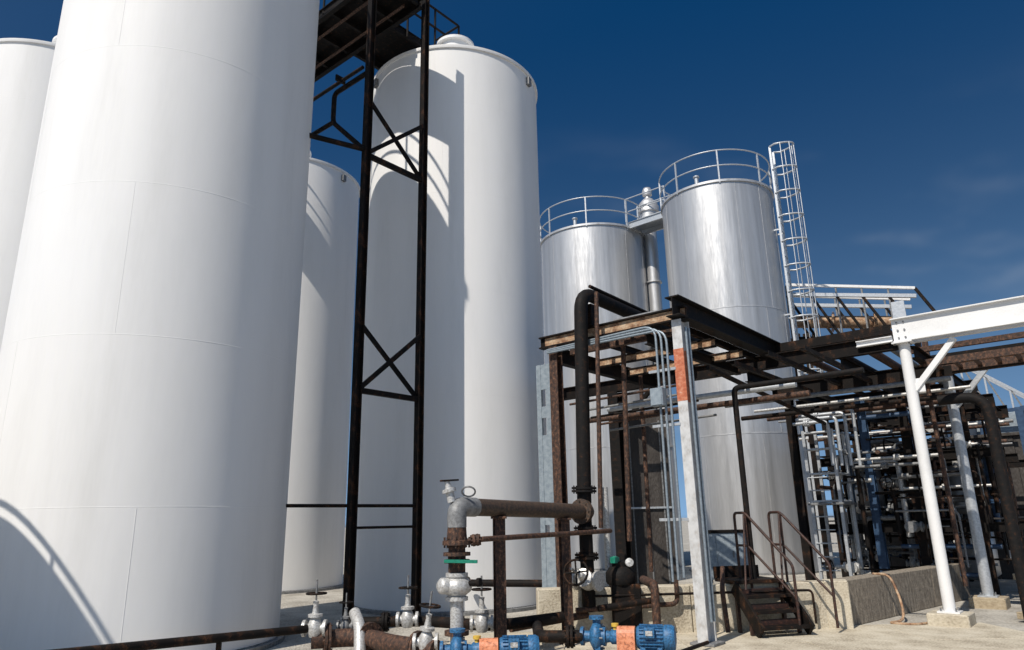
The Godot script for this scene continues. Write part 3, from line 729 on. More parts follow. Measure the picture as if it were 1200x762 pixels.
# ---------------------------------------------------------------- white painted frame on the right
func build_white_frame() -> void:
	var t := thing("white_frame", "white painted steel portal with round posts and diagonal knee braces", "pipe support", W(3.6, 0, 2.2))
	for e in [[3.6, 0.085, M.cleanwhite], [6.33, 0.09, M.galv]]:
		var u: float = e[0]
		var v := 2.2 if u < 5 else 2.34
		part(t, "post", t_tube([W(u, 0.18, v), W(u, 4.32, v)], e[1], 20), e[2])
		part(t, "base_plate", t_box(W(u, 0.19, v), Vector3(0.3, 0.025, 0.3), Basis(Vector3.UP, deg_to_rad(-40))), e[2])
		part(t, "knee_brace", t_beam(W(u, 3.55, v + 0.05), W(u, 4.3, v + 0.72), 0.09, 0.09), e[2])
	part(t, "beam", t_prof(W(3.52, 4.55, 2.08), W(3.52, 4.55, 6.5), csec(-0.07, 0.4, 0.018)), M.cleanwhite)
	part(t, "beam", t_prof(W(3.52, 4.42, 1.5), W(3.52, 4.42, 2.06), isec(0.1, 0.1)), M.cleanwhite)
	part(t, "beam", t_prof(W(6.33, 4.3, 1.9), W(6.33, 4.3, 4.2), isec(0.14, 0.22, 0.014, 0.01)), M.tan)
	part(t, "cap_plate", t_box(W(3.56, 4.333, 2.2), Vector3(0.3, 0.022, 0.26), Basis(Vector3.UP, deg_to_rad(-40))), M.cleanwhite)
	for sx in [-0.1, 0.1]:
		for sz in [-0.08, 0.08]:
			part(t, "bolt", t_tube([W(3.56 + sz, 4.30, 2.2 + sx), W(3.56 + sz, 4.36, 2.2 + sx)], 0.014, 6), M.grey)
	for k in 6:
		part(t, "bolt", t_tube([W(3.50, 4.42 + 0.13 * (k % 3), 2.16 + 0.1 * (k / 3)), W(3.535, 4.42 + 0.13 * (k % 3), 2.16 + 0.1 * (k / 3))], 0.016, 6), M.grey)
	part(t, "gusset_plate", t_box(W(3.6, 3.62, 2.32), Vector3(0.16, 0.22, 0.016), Basis(Vector3.UP, deg_to_rad(-40))), M.cleanwhite)
	part(t, "head_plate", t_box(W(3.66, 4.9, 2.2), Vector3(0.2, 0.36, 0.02), Basis(Vector3.UP, deg_to_rad(-40))), M.galv)
	for k in 3:
		part(t, "stringer", t_prof(W(3.75 + k * 0.75, 4.36 - 0.03 * k, 2.1), W(3.75 + k * 0.75, 4.36 - 0.03 * k, 6.3), lsec(0.09)), [M.cleanwhite, M.rust, M.black][k])
	# cable tray slung below the white beam
	var c := thing("cable_tray", "dark rusty ladder tray under the long white beam", "cable tray", W(4.7, 4.1, 4.2))
	for u in [4.35, 5.15]:
		part(c, "side_rail", t_beam(W(u, 4.1, 2.3), W(u, 4.1, 6.4), 0.03, 0.12), M.rust)
	for k in 14:
		part(c, "rung", t_beam(W(4.35, 4.1, 2.45 + k * 0.29), W(5.15, 4.1, 2.45 + k * 0.29), 0.07, 0.04), M.rust)
	for k in 3:
		pipe("tray_pipe", "dark pipe lying beside the rusty ladder tray under the white beam", [W(5.4 + k * 0.22, 4.1 + 0.03 * k, 2.0), W(5.4 + k * 0.22, 4.1 + 0.03 * k, 6.2)], 0.06, [M.black, M.rust, M.black][k], 0.0, "pipes beside the ladder tray")
	pipe("curved_pipe", "thick black pipe curving down at the edge behind the white posts", [W(4.2, 3.42, 2.45), W(4.2, 3.42, 3.12), W(4.2, 0.05, 3.12)], 0.085, M.black_clean, 0.6)
	pipe("thin_pipe", "thin rusty pipe slanting between the white post and the grey post", [W(5.6, 4.1, 2.1), W(5.6, 0.4, 2.14)], 0.04, M.rust)
	# footings
	for e in [[3.6, 2.2, "pale concrete footing block under the white post"], [6.33, 2.34, "sandy concrete footing block under the grey post"]]:
		var f := thing("footing", e[2], "footing", W(e[0], 0, e[1]))
		part(f, "block", t_box(W(e[0], 0.08, e[1]), Vector3(0.55, 0.2, 0.55), Basis(Vector3.UP, deg_to_rad(-40))), M.concrete if e[0] < 5 else M.timber)
		for sx in [-0.1, 0.1]:
			for sz in [-0.1, 0.1]:
				part(f, "anchor_bolt", t_tube([W(e[0] + sx, 0.17, e[1] + sz), W(e[0] + sx, 0.25, e[1] + sz)], 0.012, 6), M.grey)

# ---------------------------------------------------------------- dense process pipework behind the wall
func gate_valve(at: Vector3, s: float, label: String, m: Material, wheel_dir := Vector3.UP, group := "", run := Vector3.RIGHT) -> Node3D:
	var t := thing("gate_valve", label, "valve", at, group)
	var X := axis(at, wheel_dir)
	var R := axis(at, run)
	part(t, "body", t_lathe([Vector2(0.001, -0.13 * s), Vector2(0.07 * s, -0.12 * s), Vector2(0.105 * s, -0.05 * s), Vector2(0.105 * s, 0.05 * s), Vector2(0.075 * s, 0.11 * s), Vector2(0.06 * s, 0.15 * s)], X, 20), m)
	for sg in [-1.0, 1.0]:
		part(t, "flange", t_lathe([Vector2(0.06 * s, 0.05 * s), Vector2(0.06 * s, 0.13 * s), Vector2(0.115 * s, 0.13 * s), Vector2(0.115 * s, 0.17 * s), Vector2(0.001, 0.17 * s)], Transform3D(Basis(R.basis.x, R.basis.y * sg, R.basis.z), at), 20), m)
	part(t, "bonnet", t_lathe([Vector2(0.06 * s, 0.15 * s), Vector2(0.105 * s, 0.15 * s), Vector2(0.105 * s, 0.19 * s), Vector2(0.05 * s, 0.2 * s), Vector2(0.035 * s, 0.3 * s), Vector2(0.045 * s, 0.36 * s), Vector2(0.001, 0.38 * s)], X, 16), m)
	var st := part(t, "stem", t_tube([X * Vector3(0, 0.36 * s, 0), X * Vector3(0, 0.66 * s, 0)], 0.014 * s, 8), M.grey)
	var hw := MB.new()
	var ring := []
	for k in 20: ring.append(X * Vector3(cos(TAU * k / 20) * 0.14 * s, 0.47 * s, sin(TAU * k / 20) * 0.14 * s))
	hw.tube(ring, 0.014 * s, 8, false, true)
	for k in 4: hw.tube([X * Vector3(0, 0.46 * s, 0), ring[k * 5]], 0.011 * s, 6)
	part(st, "handwheel", hw, M.black)
	return t
func tone(m: Material) -> String:
	if m == M.galv: return "pale galvanised"
	if m == M.grey: return "dull grey"
	if m == M.black: return "black"
	if m == M.rust: return "rusty"
	if m == M.valve: return "silver"
	return "dark blue"
func where(u: float, v: float) -> String:
	var depth := "front of" if u < 8.2 else ("middle of" if u < 9.9 else "depths of")
	var side := "by the railed platform" if v < 0.4 else ("behind the white post" if v > 1.5 else "left of the white post")
	return "in %s the tangle %s" % [depth, side]
func build_process_area() -> void:
	# galvanised access frame with rails behind the wall corner
	var t := thing("access_frame", "white railed access platform with ladder beside the silver tank", "platform", W(6.4, 0, 0.0))
	for e in [[6.2, -0.45], [6.2, 0.12], [7.0, -0.45], [7.0, 0.12]]:
		part(t, "post", t_beam(W(e[0], 0, e[1]), W(e[0], 3.35, e[1]), 0.06, 0.06, DU), M.galv)
	for y in [1.9, 2.45, 2.95, 3.3]:
		part(t, "rail", t_tube([W(6.2, y, -0.45), W(6.2, y, 0.12)], 0.025, 8), M.galv)
		part(t, "rail", t_tube([W(6.2, y, 0.12), W(7.0, y, 0.12)], 0.025, 8), M.galv)
	part(t, "deck", t_box(W(6.6, 1.85, -0.16), Vector3(0.7, 0.04, 0.95), Basis(Vector3.UP, deg_to_rad(-40))), M.grey)
	for k in 9:
		part(t, "rung", t_tube([W(6.16, 0.3 + k * 0.26, -0.45), W(6.16, 0.3 + k * 0.26, -0.05)], 0.014, 6), M.galv)
	# columns and decks of the open structure
	var s := thing("process_structure", "open blue black steel structure crowded with pipework behind the wall", "structure", W(9.5, 0, 1.0))
	for e in [[7.4, 0.45, M.bluesteel], [7.4, 1.25, M.black], [7.4, 2.3, M.black], [9.6, -0.3, M.black], [9.6, 1.0, M.bluesteel], [9.6, 2.6, M.black], [12.0, -0.6, M.black], [12.0, 1.2, M.black], [12.0, 2.9, M.bluesteel]]:
		part(s, "column", t_prof(W(e[0], 0, e[1]), W(e[0], 4.1, e[1]), isec(0.16, 0.16, 0.014, 0.012), DU), e[2])
	for y in [1.35, 2.75]:
		for u in [7.4, 9.6, 12.0]:
			part(s, "beam", t_prof(W(u, y, -0.6), W(u, y, 2.9), isec(0.1, 0.18, 0.012, 0.01)), M.black)
		for v in [0.45, 1.25, 2.3]:
			part(s, "beam", t_prof(W(7.4, y + 0.1, v), W(12.0, y + 0.1, v), isec(0.09, 0.14, 0.012, 0.01)), M.black)
	for y in [1.5, 2.9]:
		for u in [8.0, 9.0, 10.4, 11.3]:
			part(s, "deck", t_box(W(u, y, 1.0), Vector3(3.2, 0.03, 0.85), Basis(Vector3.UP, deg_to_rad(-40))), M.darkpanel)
	# vessels
	for e in [[8.4, 0.1, 0.32, 1.7, 2.6, "slim silver vessel on the upper deck of the crowded structure"], [10.3, 1.7, 0.4, 0.3, 1.3, "squat silver vessel low in the crowded structure"], [8.7, 1.85, 0.28, 1.7, 2.5, "small silver vessel beside the grey post in the crowded structure"]]:
		var vt := thing("vessel", e[5], "vessel", W(e[0], e[3], e[1]))
		var r: float = e[2]
		part(vt, "shell", t_lathe([Vector2(0.001, e[3] - r * 0.4), Vector2(r * 0.6, e[3] - r * 0.3), Vector2(r, e[3]), Vector2(r, e[4]), Vector2(r * 0.6, e[4] + r * 0.3), Vector2(0.001, e[4] + r * 0.4)], Transform3D(Basis(), W(e[0], 0, e[1])), 24), M.silver)
		part(vt, "nozzle", t_tube([W(e[0], e[4], e[1]), W(e[0], e[4] + 0.45, e[1])], 0.06, 12), M.valve)
		for k in 3: part(vt, "leg", t_beam(W(e[0] + r * 0.7 * cos(k * 2.1), e[3] - 0.5, e[1] + r * 0.7 * sin(k * 2.1)), W(e[0] + r * 0.7 * cos(k * 2.1), e[3] + 0.1, e[1] + r * 0.7 * sin(k * 2.1)), 0.05, 0.05), M.grey)
	# the tangle of pipes, each a thing
	var ms := [M.grey, M.black, M.black, M.rust, M.valve, M.black, M.grey, M.bluesteel]
	for k in 110:
		var u := rng.randf_range(6.7, 11.6)
		var v := rng.randf_range(-0.5, 2.6)
		var y0 := rng.randf_range(0.3, 1.8)
		var y1 := y0 + rng.randf_range(0.8, 2.2)
		var pts := [W(u, y0, v), W(u, min(y1, 4.0), v)]
		if k % 2 == 0: pts.append(W(u, min(y1, 4.0), v + rng.randf_range(0.4, 1.2) * (1 if v < 1 else -1)))
		elif k % 3 == 0: pts.append(W(u + rng.randf_range(0.5, 1.5), min(y1, 4.0), v))
		pipe("process_pipe", "%s upright pipe %s" % [tone(ms[k % 8]), where(u, v)], pts, [0.02, 0.03, 0.045, 0.025, 0.055][k % 5], ms[k % 8], 0.14, "upright pipes in the tangle", [[0, 0.3]] if k % 3 == 0 else [])
	for k in 95:
		var u := rng.randf_range(6.6, 11.4)
		var v := rng.randf_range(-0.6, 1.2)
		var y := rng.randf_range(0.35, 3.9)
		var a := W(u, y, v)
		var b := W(u, y, v + rng.randf_range(0.7, 1.9)) if k % 3 else W(u + rng.randf_range(0.8, 2.0), y, v)
		pipe("level_pipe", "%s level pipe %s%s" % [tone(ms[(k * 3 + 1) % 8]), "low " if y < 1.4 else ("midway up " if y < 2.7 else "high "), where(u, v)], [a, b] if k % 4 else [a, b, b + Vector3(0, -0.5, 0)], [0.02, 0.03, 0.045, 0.025][k % 4], ms[(k * 3 + 1) % 8], 0.12, "level pipes in the tangle", [[0, 0.5]] if k % 4 == 1 else [])
	for k in 26:
		var at := W(rng.randf_range(6.5, 9.5), rng.randf_range(0.4, 3.6), rng.randf_range(-0.3, 2.3))
		var d: Vector3 = [Vector3.UP, -DU, -DV, DV][k % 4]
		gate_valve(at, rng.randf_range(0.6, 1.0), "small %s valve %s%s" % ["silver" if k % 3 else "dull grey", "low " if at.y < 1.4 else ("midway up " if at.y < 2.6 else "high "), where((at - ORIGIN).dot(DU), (at - ORIGIN).dot(DV))], M.valve if k % 3 else M.grey, d, "valves in the tangle", DV if k % 4 < 2 else DU)
	# stub headers mounted on the platform side
	for k in 4:
		pipe("branch_pipe", "pale branched pipe over the railed platform, %s" % ["nearest the silver tank front", "second back", "third back", "farthest back"][k], [W(6.1 + 0.2 * k, 3.5 + 0.1 * k, -0.6), W(6.1 + 0.2 * k, 3.5 + 0.1 * k, 0.1 + 0.12 * k), W(6.1 + 0.2 * k, 2.6, 0.1 + 0.12 * k)], 0.035, M.galv, 0.12, "branched pipes by the platform", [[0, 0.4]])
	var sh := thing("dark_backing", "dark sheet metal shed added behind the crowded pipework", "backing", W(13.0, 0, 1.2))  # added dark backing so bright ground does not show through the tangle
	for k in 11:
		part(sh, "backing_sheet", t_box(W(13.0 + (0.02 if k % 2 else 0.0), 1.75, -1.0 + k * 0.42), Vector3(0.415, 3.5, 0.06), Basis(Vector3.UP, deg_to_rad(-40))), M.darkpanel)
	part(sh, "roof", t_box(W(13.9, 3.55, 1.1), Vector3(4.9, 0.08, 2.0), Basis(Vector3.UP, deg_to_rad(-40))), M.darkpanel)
	part(sh, "rear_backing", t_box(W(14.8, 1.75, 1.1), Vector3(4.6, 3.5, 0.06), Basis(Vector3.UP, deg_to_rad(-40))), M.darkpanel)
	# dark cabinet behind the rack and a pale blue one by the steps
	var c := thing("dark_enclosure", "tall dark panelled enclosure behind the pale rack post", "enclosure", Vector3(2.85, 0, -16.0))
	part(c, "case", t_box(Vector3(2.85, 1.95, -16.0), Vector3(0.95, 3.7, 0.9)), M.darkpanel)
	for k in 3: part(c, "rib", t_box(Vector3(2.5 + k * 0.33, 2.0, -15.54), Vector3(0.03, 3.4, 0.03)), M.grey)
	part(c, "cross_rail", t_box(Vector3(2.85, 1.85, -15.52), Vector3(0.95, 0.04, 0.04)), M.galv)
	part(c, "plinth", t_box(Vector3(2.85, 0.05, -16.0), Vector3(1.0, 0.1, 0.95)), M.black)
	var d := thing("pale_cabinet", "pale blue grey cabinet behind the concrete wall by the steps", "cabinet", Vector3(3.78, 0, -13.6))
	part(d, "case", t_box(Vector3(3.78, 0.95, -13.6), Vector3(0.75, 0.8, 0.4)), M.bluegrey)
	part(d, "lid", t_box(Vector3(3.78, 1.375, -13.6), Vector3(0.8, 0.05, 0.44)), M.black)
	var dr := part(d, "door", t_box(Vector3(3.78, 0.95, -13.39), Vector3(0.34, 0.7, 0.02)), M.bluegrey)
	part(dr, "handle", t_box(Vector3(3.9, 0.98, -13.37), Vector3(0.02, 0.12, 0.03)), M.grey)
	for x in [-0.3, 0.3]: part(d, "leg", t_box(Vector3(3.78 + x, 0.275, -13.6), Vector3(0.06, 0.55, 0.3)), M.black)

# ---------------------------------------------------------------- far things on the right
func build_far_things() -> void:
	# truss bridge beyond the ladder
	var a := Vector3(10.6, 0, -26.0)
	var b := Vector3(14.6, 0, -24.4)
	var t := thing("truss_bridge", "rusty white pipe bridge truss seen above the rack against the sky", "bridge", (a + b) * 0.5)
	var back := Vector3(0.38, 0, -0.92) * 1.5
	for off in [Vector3.ZERO, back]:
		part(t, "top_chord", t_beam(a + off + Vector3(0, 10.25, 0), b + off + Vector3(0, 9.5, 0), 0.1, 0.1), M.whitepaint)
		part(t, "mid_chord", t_beam(a + off + Vector3(0, 9.85, 0), b + off + Vector3(0, 9.2, 0), 0.12, 0.14), M.galv)
		part(t, "bottom_chord", t_beam(a + off + Vector3(0, 8.1, 0), b + off + Vector3(0, 7.6, 0), 0.12, 0.14), M.black)
		for k in 5:
			var p: Vector3 = a.lerp(b, k / 5.0) + off
			var q: Vector3 = a.lerp(b, (k + 1) / 5.0) + off
			part(t, "diagonal", t_beam(p + Vector3(0, 9.8 - 0.13 * k, 0), q + Vector3(0, 8.0 - 0.1 * k, 0), 0.09, 0.09), M.black)
			part(t, "upright", t_beam(p + Vector3(0, 8.1 - 0.1 * k, 0), p + Vector3(0, 10.2 - 0.15 * k, 0), 0.06, 0.06), M.grey)
	part(t, "end_diagonal", t_beam(b + Vector3(0, 9.5, 0), b + Vector3(0.8, 7.7, 0.4), 0.1, 0.1), M.black)
	for p in [a, b]:
		for off in [Vector3.ZERO, back]:
			part(t, "leg", t_beam(p + off, p + off + Vector3(0, 8.1, 0), 0.18, 0.18), M.rust)
	pipe("truss_pipe", "flaking tan pipe carried inside the truss bridge", [a + back * 0.5 + Vector3(0.1, 8.95, 0), b + back * 0.5 + Vector3(-0.2, 8.4, 0)], 0.24, M.tan, 0.0, "", [[0, 0.35], [0, 0.7]])
	for k in 3:
		pipe("bent_pipe", "short flaking tan pipe turned down at the end of the truss bridge", [a + back * 0.5 + Vector3(0.1 + k * 0.35, 8.4, 0.2), a + back * 0.5 + Vector3(0.1 + k * 0.35, 6.6, 0.2)], 0.12, M.tan, 0.0, "tan pipes under the truss bridge")
	# blue steel building frame with pale panels
	var o := thing("blue_building", "pale panelled building with dark blue columns beyond the white posts", "building", Vector3(15.6, 0, -20.6))
	var A := Vector3(12.6, 0, -20.9)
	var B := Vector3(19.0, 0, -17.6)
	var n := (B - A).normalized()
	var f := Vector3(-n.z, 0, n.x)
	part(o, "wall", t_beam(A - f * 0.5 + Vector3(0, 2.2, 0), B - f * 0.5 + Vector3(0, 2.2, 0), 0.3, 4.4), M.bluegrey)
	for k in 8:
		var p := A.lerp(B, k / 7.0)
		part(o, "column", t_prof(p, p + Vector3(0, 4.5, 0), isec(0.26, 0.26, 0.02, 0.02), f), M.bluesteel)
		if k < 7:
			var q := A.lerp(B, (k + 0.5) / 7.0)
			for y in [1.1, 2.5, 3.8]:
				part(o, "panel", t_beam(q - n * 0.3 - f * 0.3 + Vector3(0, y, 0), q + n * 0.3 - f * 0.3 + Vector3(0, y, 0), 0.05, 1.05), M.bluegrey if (k + int(y)) % 3 else M.whitepaint)
	for y in [0.6, 1.8, 3.15, 4.4]:
		part(o, "girt", t_beam(A + f * 0.16 + Vector3(0, y, 0), B + f * 0.16 + Vector3(0, y, 0), 0.06, 0.1), M.bluesteel)
	# slanting conveyor gallery at the edge
	var g := thing("conveyor_gallery", "grey lattice gallery slanting down at the edge behind the white frame", "conveyor", Vector3(18.2, 0, -24.0))
	var P := Vector3(16.2, 6.9, -25.2)
	var Q := Vector3(20.5, 1.8, -21.0)
	for e in [[0.0, 0.0], [0.0, -1.3], [1.2, 0.0], [1.2, -1.3]]:
		var so: Vector3 = Vector3(0.5, 0, -0.6).normalized() * e[0] + Vector3(0, e[1], 0)
		part(g, "chord", t_beam(P + so, Q + so, 0.1, 0.1), M.galv)
	for k in 9:
		var p := P.lerp(Q, k / 9.0)
		var q := P.lerp(Q, (k + 1) / 9.0)
		part(g, "upright", t_beam(p, p + Vector3(0, -1.3, 0), 0.06, 0.06), M.galv)
		part(g, "diagonal", t_beam(p, q + Vector3(0, -1.3, 0), 0.05, 0.05), M.grey)
	part(g, "belt", t_beam(P + Vector3(0.35, -1.1, -0.4), Q + Vector3(0.35, -1.1, -0.4), 1.0, 0.08), M.darkpanel)
	for k in 2:
		var p := P.lerp(Q, 0.1 + k * 0.55)
		part(g, "leg", t_beam(Vector3(p.x, 0, p.z), p + Vector3(0, -1.3, 0), 0.14, 0.14), M.grey)

# ---------------------------------------------------------------- low concrete wall and steps
func build_bund_and_stairs() -> void:
	var t := thing("bund_wall", "low pale concrete containment wall with a corner beside the steps", "wall", Vector3(4.82, 0, -11.3))
	var pts := [Vector3(0.3, 0, -10.95), Vector3(4.82, 0, -11.3), Vector3(8.9, 0, -14.85)]
	var hw := 0.66
	for i in 2:
		var a: Vector3 = pts[i]
		var b: Vector3 = pts[i + 1]
		var d := (b - a).normalized()
		var n := Vector3(d.z, 0, -d.x)
		var L := a.distance_to(b)
		var k := 0
		var s := 0.0
		var step := L / (2.0 if i == 0 else 3.0)
		while s < L - 0.05:
			var p: Vector3 = a + d * s + n * 0.15
			var q: Vector3 = a + d * (min(s + step, L) - 0.012) + n * 0.15
			part(t, "wall_section", t_beam(p + Vector3(0, hw / 2, 0), q + Vector3(0, hw / 2, 0), 0.3, hw), M.concrete if i == 0 else M.concrete_dark)  # sections past the corner take the darker, streaked concrete
			k += 1
			s += step
	part(t, "corner_pier", t_box(Vector3(4.8, 0.335, -11.38), Vector3(0.34, 0.68, 0.34), Basis(Vector3.UP, deg_to_rad(-20))), M.concrete)
	# pipe along the wall
	pipe("wall_pipe", "thin dark pipe running along the front of the concrete wall", [Vector3(1.0, 0.56, -10.86), Vector3(4.15, 0.56, -11.12), Vector3(4.35, 0.56, -11.14), Vector3(4.35, 0.1, -11.14)], 0.018, M.black, 0.08)
	# steps
	var base := Vector3(3.55, 0, -10.6)
	var o := thing("steps", "brown steel stile steps with pipe handrails over the concrete wall", "stairs", base)
	var sd := Vector3(0.25, 0, 0.968).normalized() # down the steps
	var wd := Vector3(sd.z, 0, -sd.x)
	var top := Vector3(3.56, 0.70, -11.08)
	var wdt := 0.78
	part(o, "landing", t_box(top - sd * 0.28, Vector3(wdt, 0.05, 0.62), Basis(wd, Vector3.UP, wd.cross(Vector3.UP))), M.black)
	part(o, "kick_plate", t_box(top + Vector3(0, 0.10, 0) - sd * 0.6, Vector3(wdt, 0.18, 0.02), Basis(wd, Vector3.UP, wd.cross(Vector3.UP))), M.black)
	for k in 3:
		var c := top + sd * (0.12 + k * 0.17) + Vector3(0, -0.19 * (k + 1), 0)
		part(o, "tread", t_box(c, Vector3(wdt, 0.045, 0.2), Basis(wd, Vector3.UP, wd.cross(Vector3.UP))), M.black)
		part(o, "riser", t_box(c + Vector3(0, 0.05, 0) - sd * 0.13, Vector3(wdt - 0.1, 0.085, 0.012), Basis(wd, Vector3.UP, wd.cross(Vector3.UP))), M.brown)
	for s in [-0.5, 0.5]:
		var e: Vector3 = wd * wdt * s
		part(o, "stringer", t_beam(top + e + Vector3(0, -0.06, 0) - sd * 0.05, top + e + sd * 0.56 + Vector3(0, -0.62, 0), 0.04, 0.2), M.black)
		part(o, "leg", t_beam(top + e * 0.96 - sd * 0.02, Vector3(top.x, 0.02, top.z) + e * 0.96 - sd * 0.02, 0.05, 0.05, sd), M.brown)
		part(o, "leg", t_beam(top + e * 0.96 + sd * 0.3 + Vector3(0, -0.3, 0), Vector3(top.x, 0.02, top.z) + e * 0.96 + sd * 0.3, 0.05, 0.05, sd), M.brown)
	for s in [-0.06, 0.72]:
		var e: Vector3 = wd * wdt * s
		var p0: Vector3 = top + e - sd * 0.42
		var p1: Vector3 = top + e - sd * 0.12
		var p2: Vector3 = top + e + sd * 0.5 + wd * 0.3 + Vector3(0, -0.62, 0)
		var u := Vector3.UP
		part(o, "handrail", t_tube(fillet([p0 - u * 0.1, p0 + u * 0.98, p1 + u * 0.98, p2 + u * 0.86, p2], 0.07, 4), 0.021, 10), M.brown)
		part(o, "mid_rail", t_tube(fillet([p0 + u * 0.5, p1 + u * 0.5, p2 + u * 0.42], 0.05, 3), 0.018, 8), M.brown)
		part(o, "rail_post", t_tube([p1 - u * 0.1, p1 + u * 0.97], 0.02, 8), M.brown)
		part(o, "rail_strut", t_tube([p1 + u * 0.95 - wd * 0.02, p1 + sd * 0.25 - wd * 0.26 + u * -0.1], 0.016, 8), M.brown)
	# odds and ends on the ground
	pipe("hose", "rust brown hose trailing over the wall and across the ground", [Vector3(5.9, 0.67, -12.45), Vector3(6.0, 0.68, -12.1), Vector3(6.02, 0.3, -11.9), Vector3(5.95, 0.03, -11.75), Vector3(5.6, 0.03, -11.6), Vector3(5.9, 0.03, -11.35), Vector3(6.3, 0.03, -11.55), Vector3(7.4, 0.03, -12.4)], 0.02, M.tan, 0.15)
	for e in [[Vector3(7.6, 0.1, -11.5), Vector3(11.0, 0.1, -13.2), "weathered timber beam lying beyond the grey post, front one"], [Vector3(8.9, 0.5, -13.4), Vector3(12.5, 0.5, -14.6), "weathered timber rail raised behind the grey post"], [Vector3(9.4, 0.28, -14.0), Vector3(12.5, 0.28, -15.2), "weathered timber rail lower down behind the grey post"]]:
		solo("timber_beam", t_beam(e[0], e[1], 0.16, 0.1), M.timber, e[0], e[2], "timber", "timber beams by the footings")
	for e in [[Vector3(9.5, 0, -13.62), 0.45], [Vector3(11.8, 0, -14.4), 0.45], [Vector3(10.2, 0, -14.32), 0.23]]:
		solo("timber_block", t_box(e[0] + Vector3(0, e[1] / 2, 0), Vector3(0.2, e[1], 0.2)), M.timber, e[0], "short timber block carrying the raised timber rails", "timber", "timber blocks")

# ---------------------------------------------------------------- pumps, valves and pipework at the front
func pump(at: Vector3, dir: Vector3, label: String) -> void:
	var t := thing("pump", label, "pump", at, "blue and orange pumps")
	var d := dir.normalized()
	var c := at + Vector3(0, 0.29, 0)
	var sd := d.cross(Vector3.UP)
	var B := Basis(d, Vector3.UP, sd)
	part(t, "base_frame", t_box(at + d * 0.46 + Vector3(0, 0.05, 0), Vector3(1.15, 0.08, 0.34), B), M.grey)
	var X := axis(c, d)
	part(t, "volute", t_lathe([Vector2(0.001, -0.02), Vector2(0.1, -0.01), Vector2(0.17, 0.03), Vector2(0.19, 0.08), Vector2(0.17, 0.13), Vector2(0.12, 0.15), Vector2(0.12, 0.2), Vector2(0.001, 0.2)], X, 28), M.blue)
	part(t, "suction_nozzle", t_lathe([Vector2(0.07, 0), Vector2(0.07, -0.1), Vector2(0.12, -0.1), Vector2(0.12, -0.14), Vector2(0.001, -0.14)], X, 20), M.blue)
	part(t, "discharge_nozzle", t_lathe([Vector2(0.055, 0.1), Vector2(0.055, 0.22), Vector2(0.1, 0.22), Vector2(0.1, 0.26), Vector2(0.001, 0.26)], Transform3D(Basis(), c + d * 0.08), 20), M.blue)
	var bh := part(t, "bearing_housing", t_lathe([Vector2(0.08, 0.2), Vector2(0.07, 0.26), Vector2(0.095, 0.28), Vector2(0.095, 0.4), Vector2(0.05, 0.42), Vector2(0.001, 0.42)], X, 20), M.blue)
	part(bh, "oil_cap", t_lathe([Vector2(0.03, 0.08), Vector2(0.03, 0.13), Vector2(0.05, 0.13), Vector2(0.05, 0.17), Vector2(0.001, 0.175)], Transform3D(Basis(), c + d * 0.33), 12), M.yellow)
	# orange coupling guard: rounded hood
	var g := MB.new()
	var hood := PackedVector2Array()
	hood.append(Vector2(-0.13, -0.2))
	for k in 9: hood.append(Vector2(-0.13 * cos(PI * k / 8), 0.02 + 0.12 * sin(PI * k / 8)))
	hood.append(Vector2(0.13, -0.2))
	g.prof(c + d * 0.36, c + d * 0.60, hood)
	part(t, "coupling_guard", g, M.orange)
	var mo := part(t, "motor", t_lathe([Vector2(0.001, 0.62), Vector2(0.13, 0.62), Vector2(0.145, 0.64), Vector2(0.145, 0.98), Vector2(0.13, 1.0), Vector2(0.001, 1.0)], X, 28), M.blue)
	for k in 22:
		var a := TAU * k / 22
		var r := X.basis.x * cos(a) + X.basis.z * sin(a)
		part(mo, "fin", t_beam(c + d * 0.66 + r * 0.152, c + d * 0.97 + r * 0.152, 0.007, 0.03, r), M.blue)
	part(t, "fan_cover", t_lathe([Vector2(0.16, 0.985), Vector2(0.165, 1.0), Vector2(0.165, 1.08), Vector2(0.145, 1.12), Vector2(0.06, 1.135), Vector2(0.001, 1.135)], X, 28), M.blue)
	part(t, "terminal_box", t_box(c + d * 0.8 + sd * 0.16 + Vector3(0, 0.08, 0), Vector3(0.14, 0.12, 0.1), B), M.blue)
	for e in [0.1, 0.7, 0.92]:
		part(t, "foot", t_box(at + d * e + Vector3(0, 0.13, 0), Vector3(0.07, 0.1, 0.26), B), M.blue)
	part(t, "nameplate", t_box(c + d * 0.8 + sd * 0.215 + Vector3(0, 0.08, 0), Vector3(0.09, 0.06, 0.004), B), M.valve)
	for k in 8:
		var ba := TAU * k / 8
		var bp := X * Vector3(cos(ba) * 0.15, 0.15, sin(ba) * 0.15)
		part(t, "bolt", t_tube([bp - d * 0.02, bp + d * 0.025], 0.014, 6), M.grey)
	part(t, "plinth", t_box(at + d * 0.46 + Vector3(0, -0.05, 0), Vector3(1.3, 0.14, 0.5), B), M.concrete_dark)
	t.scale = Vector3.ONE * 0.86
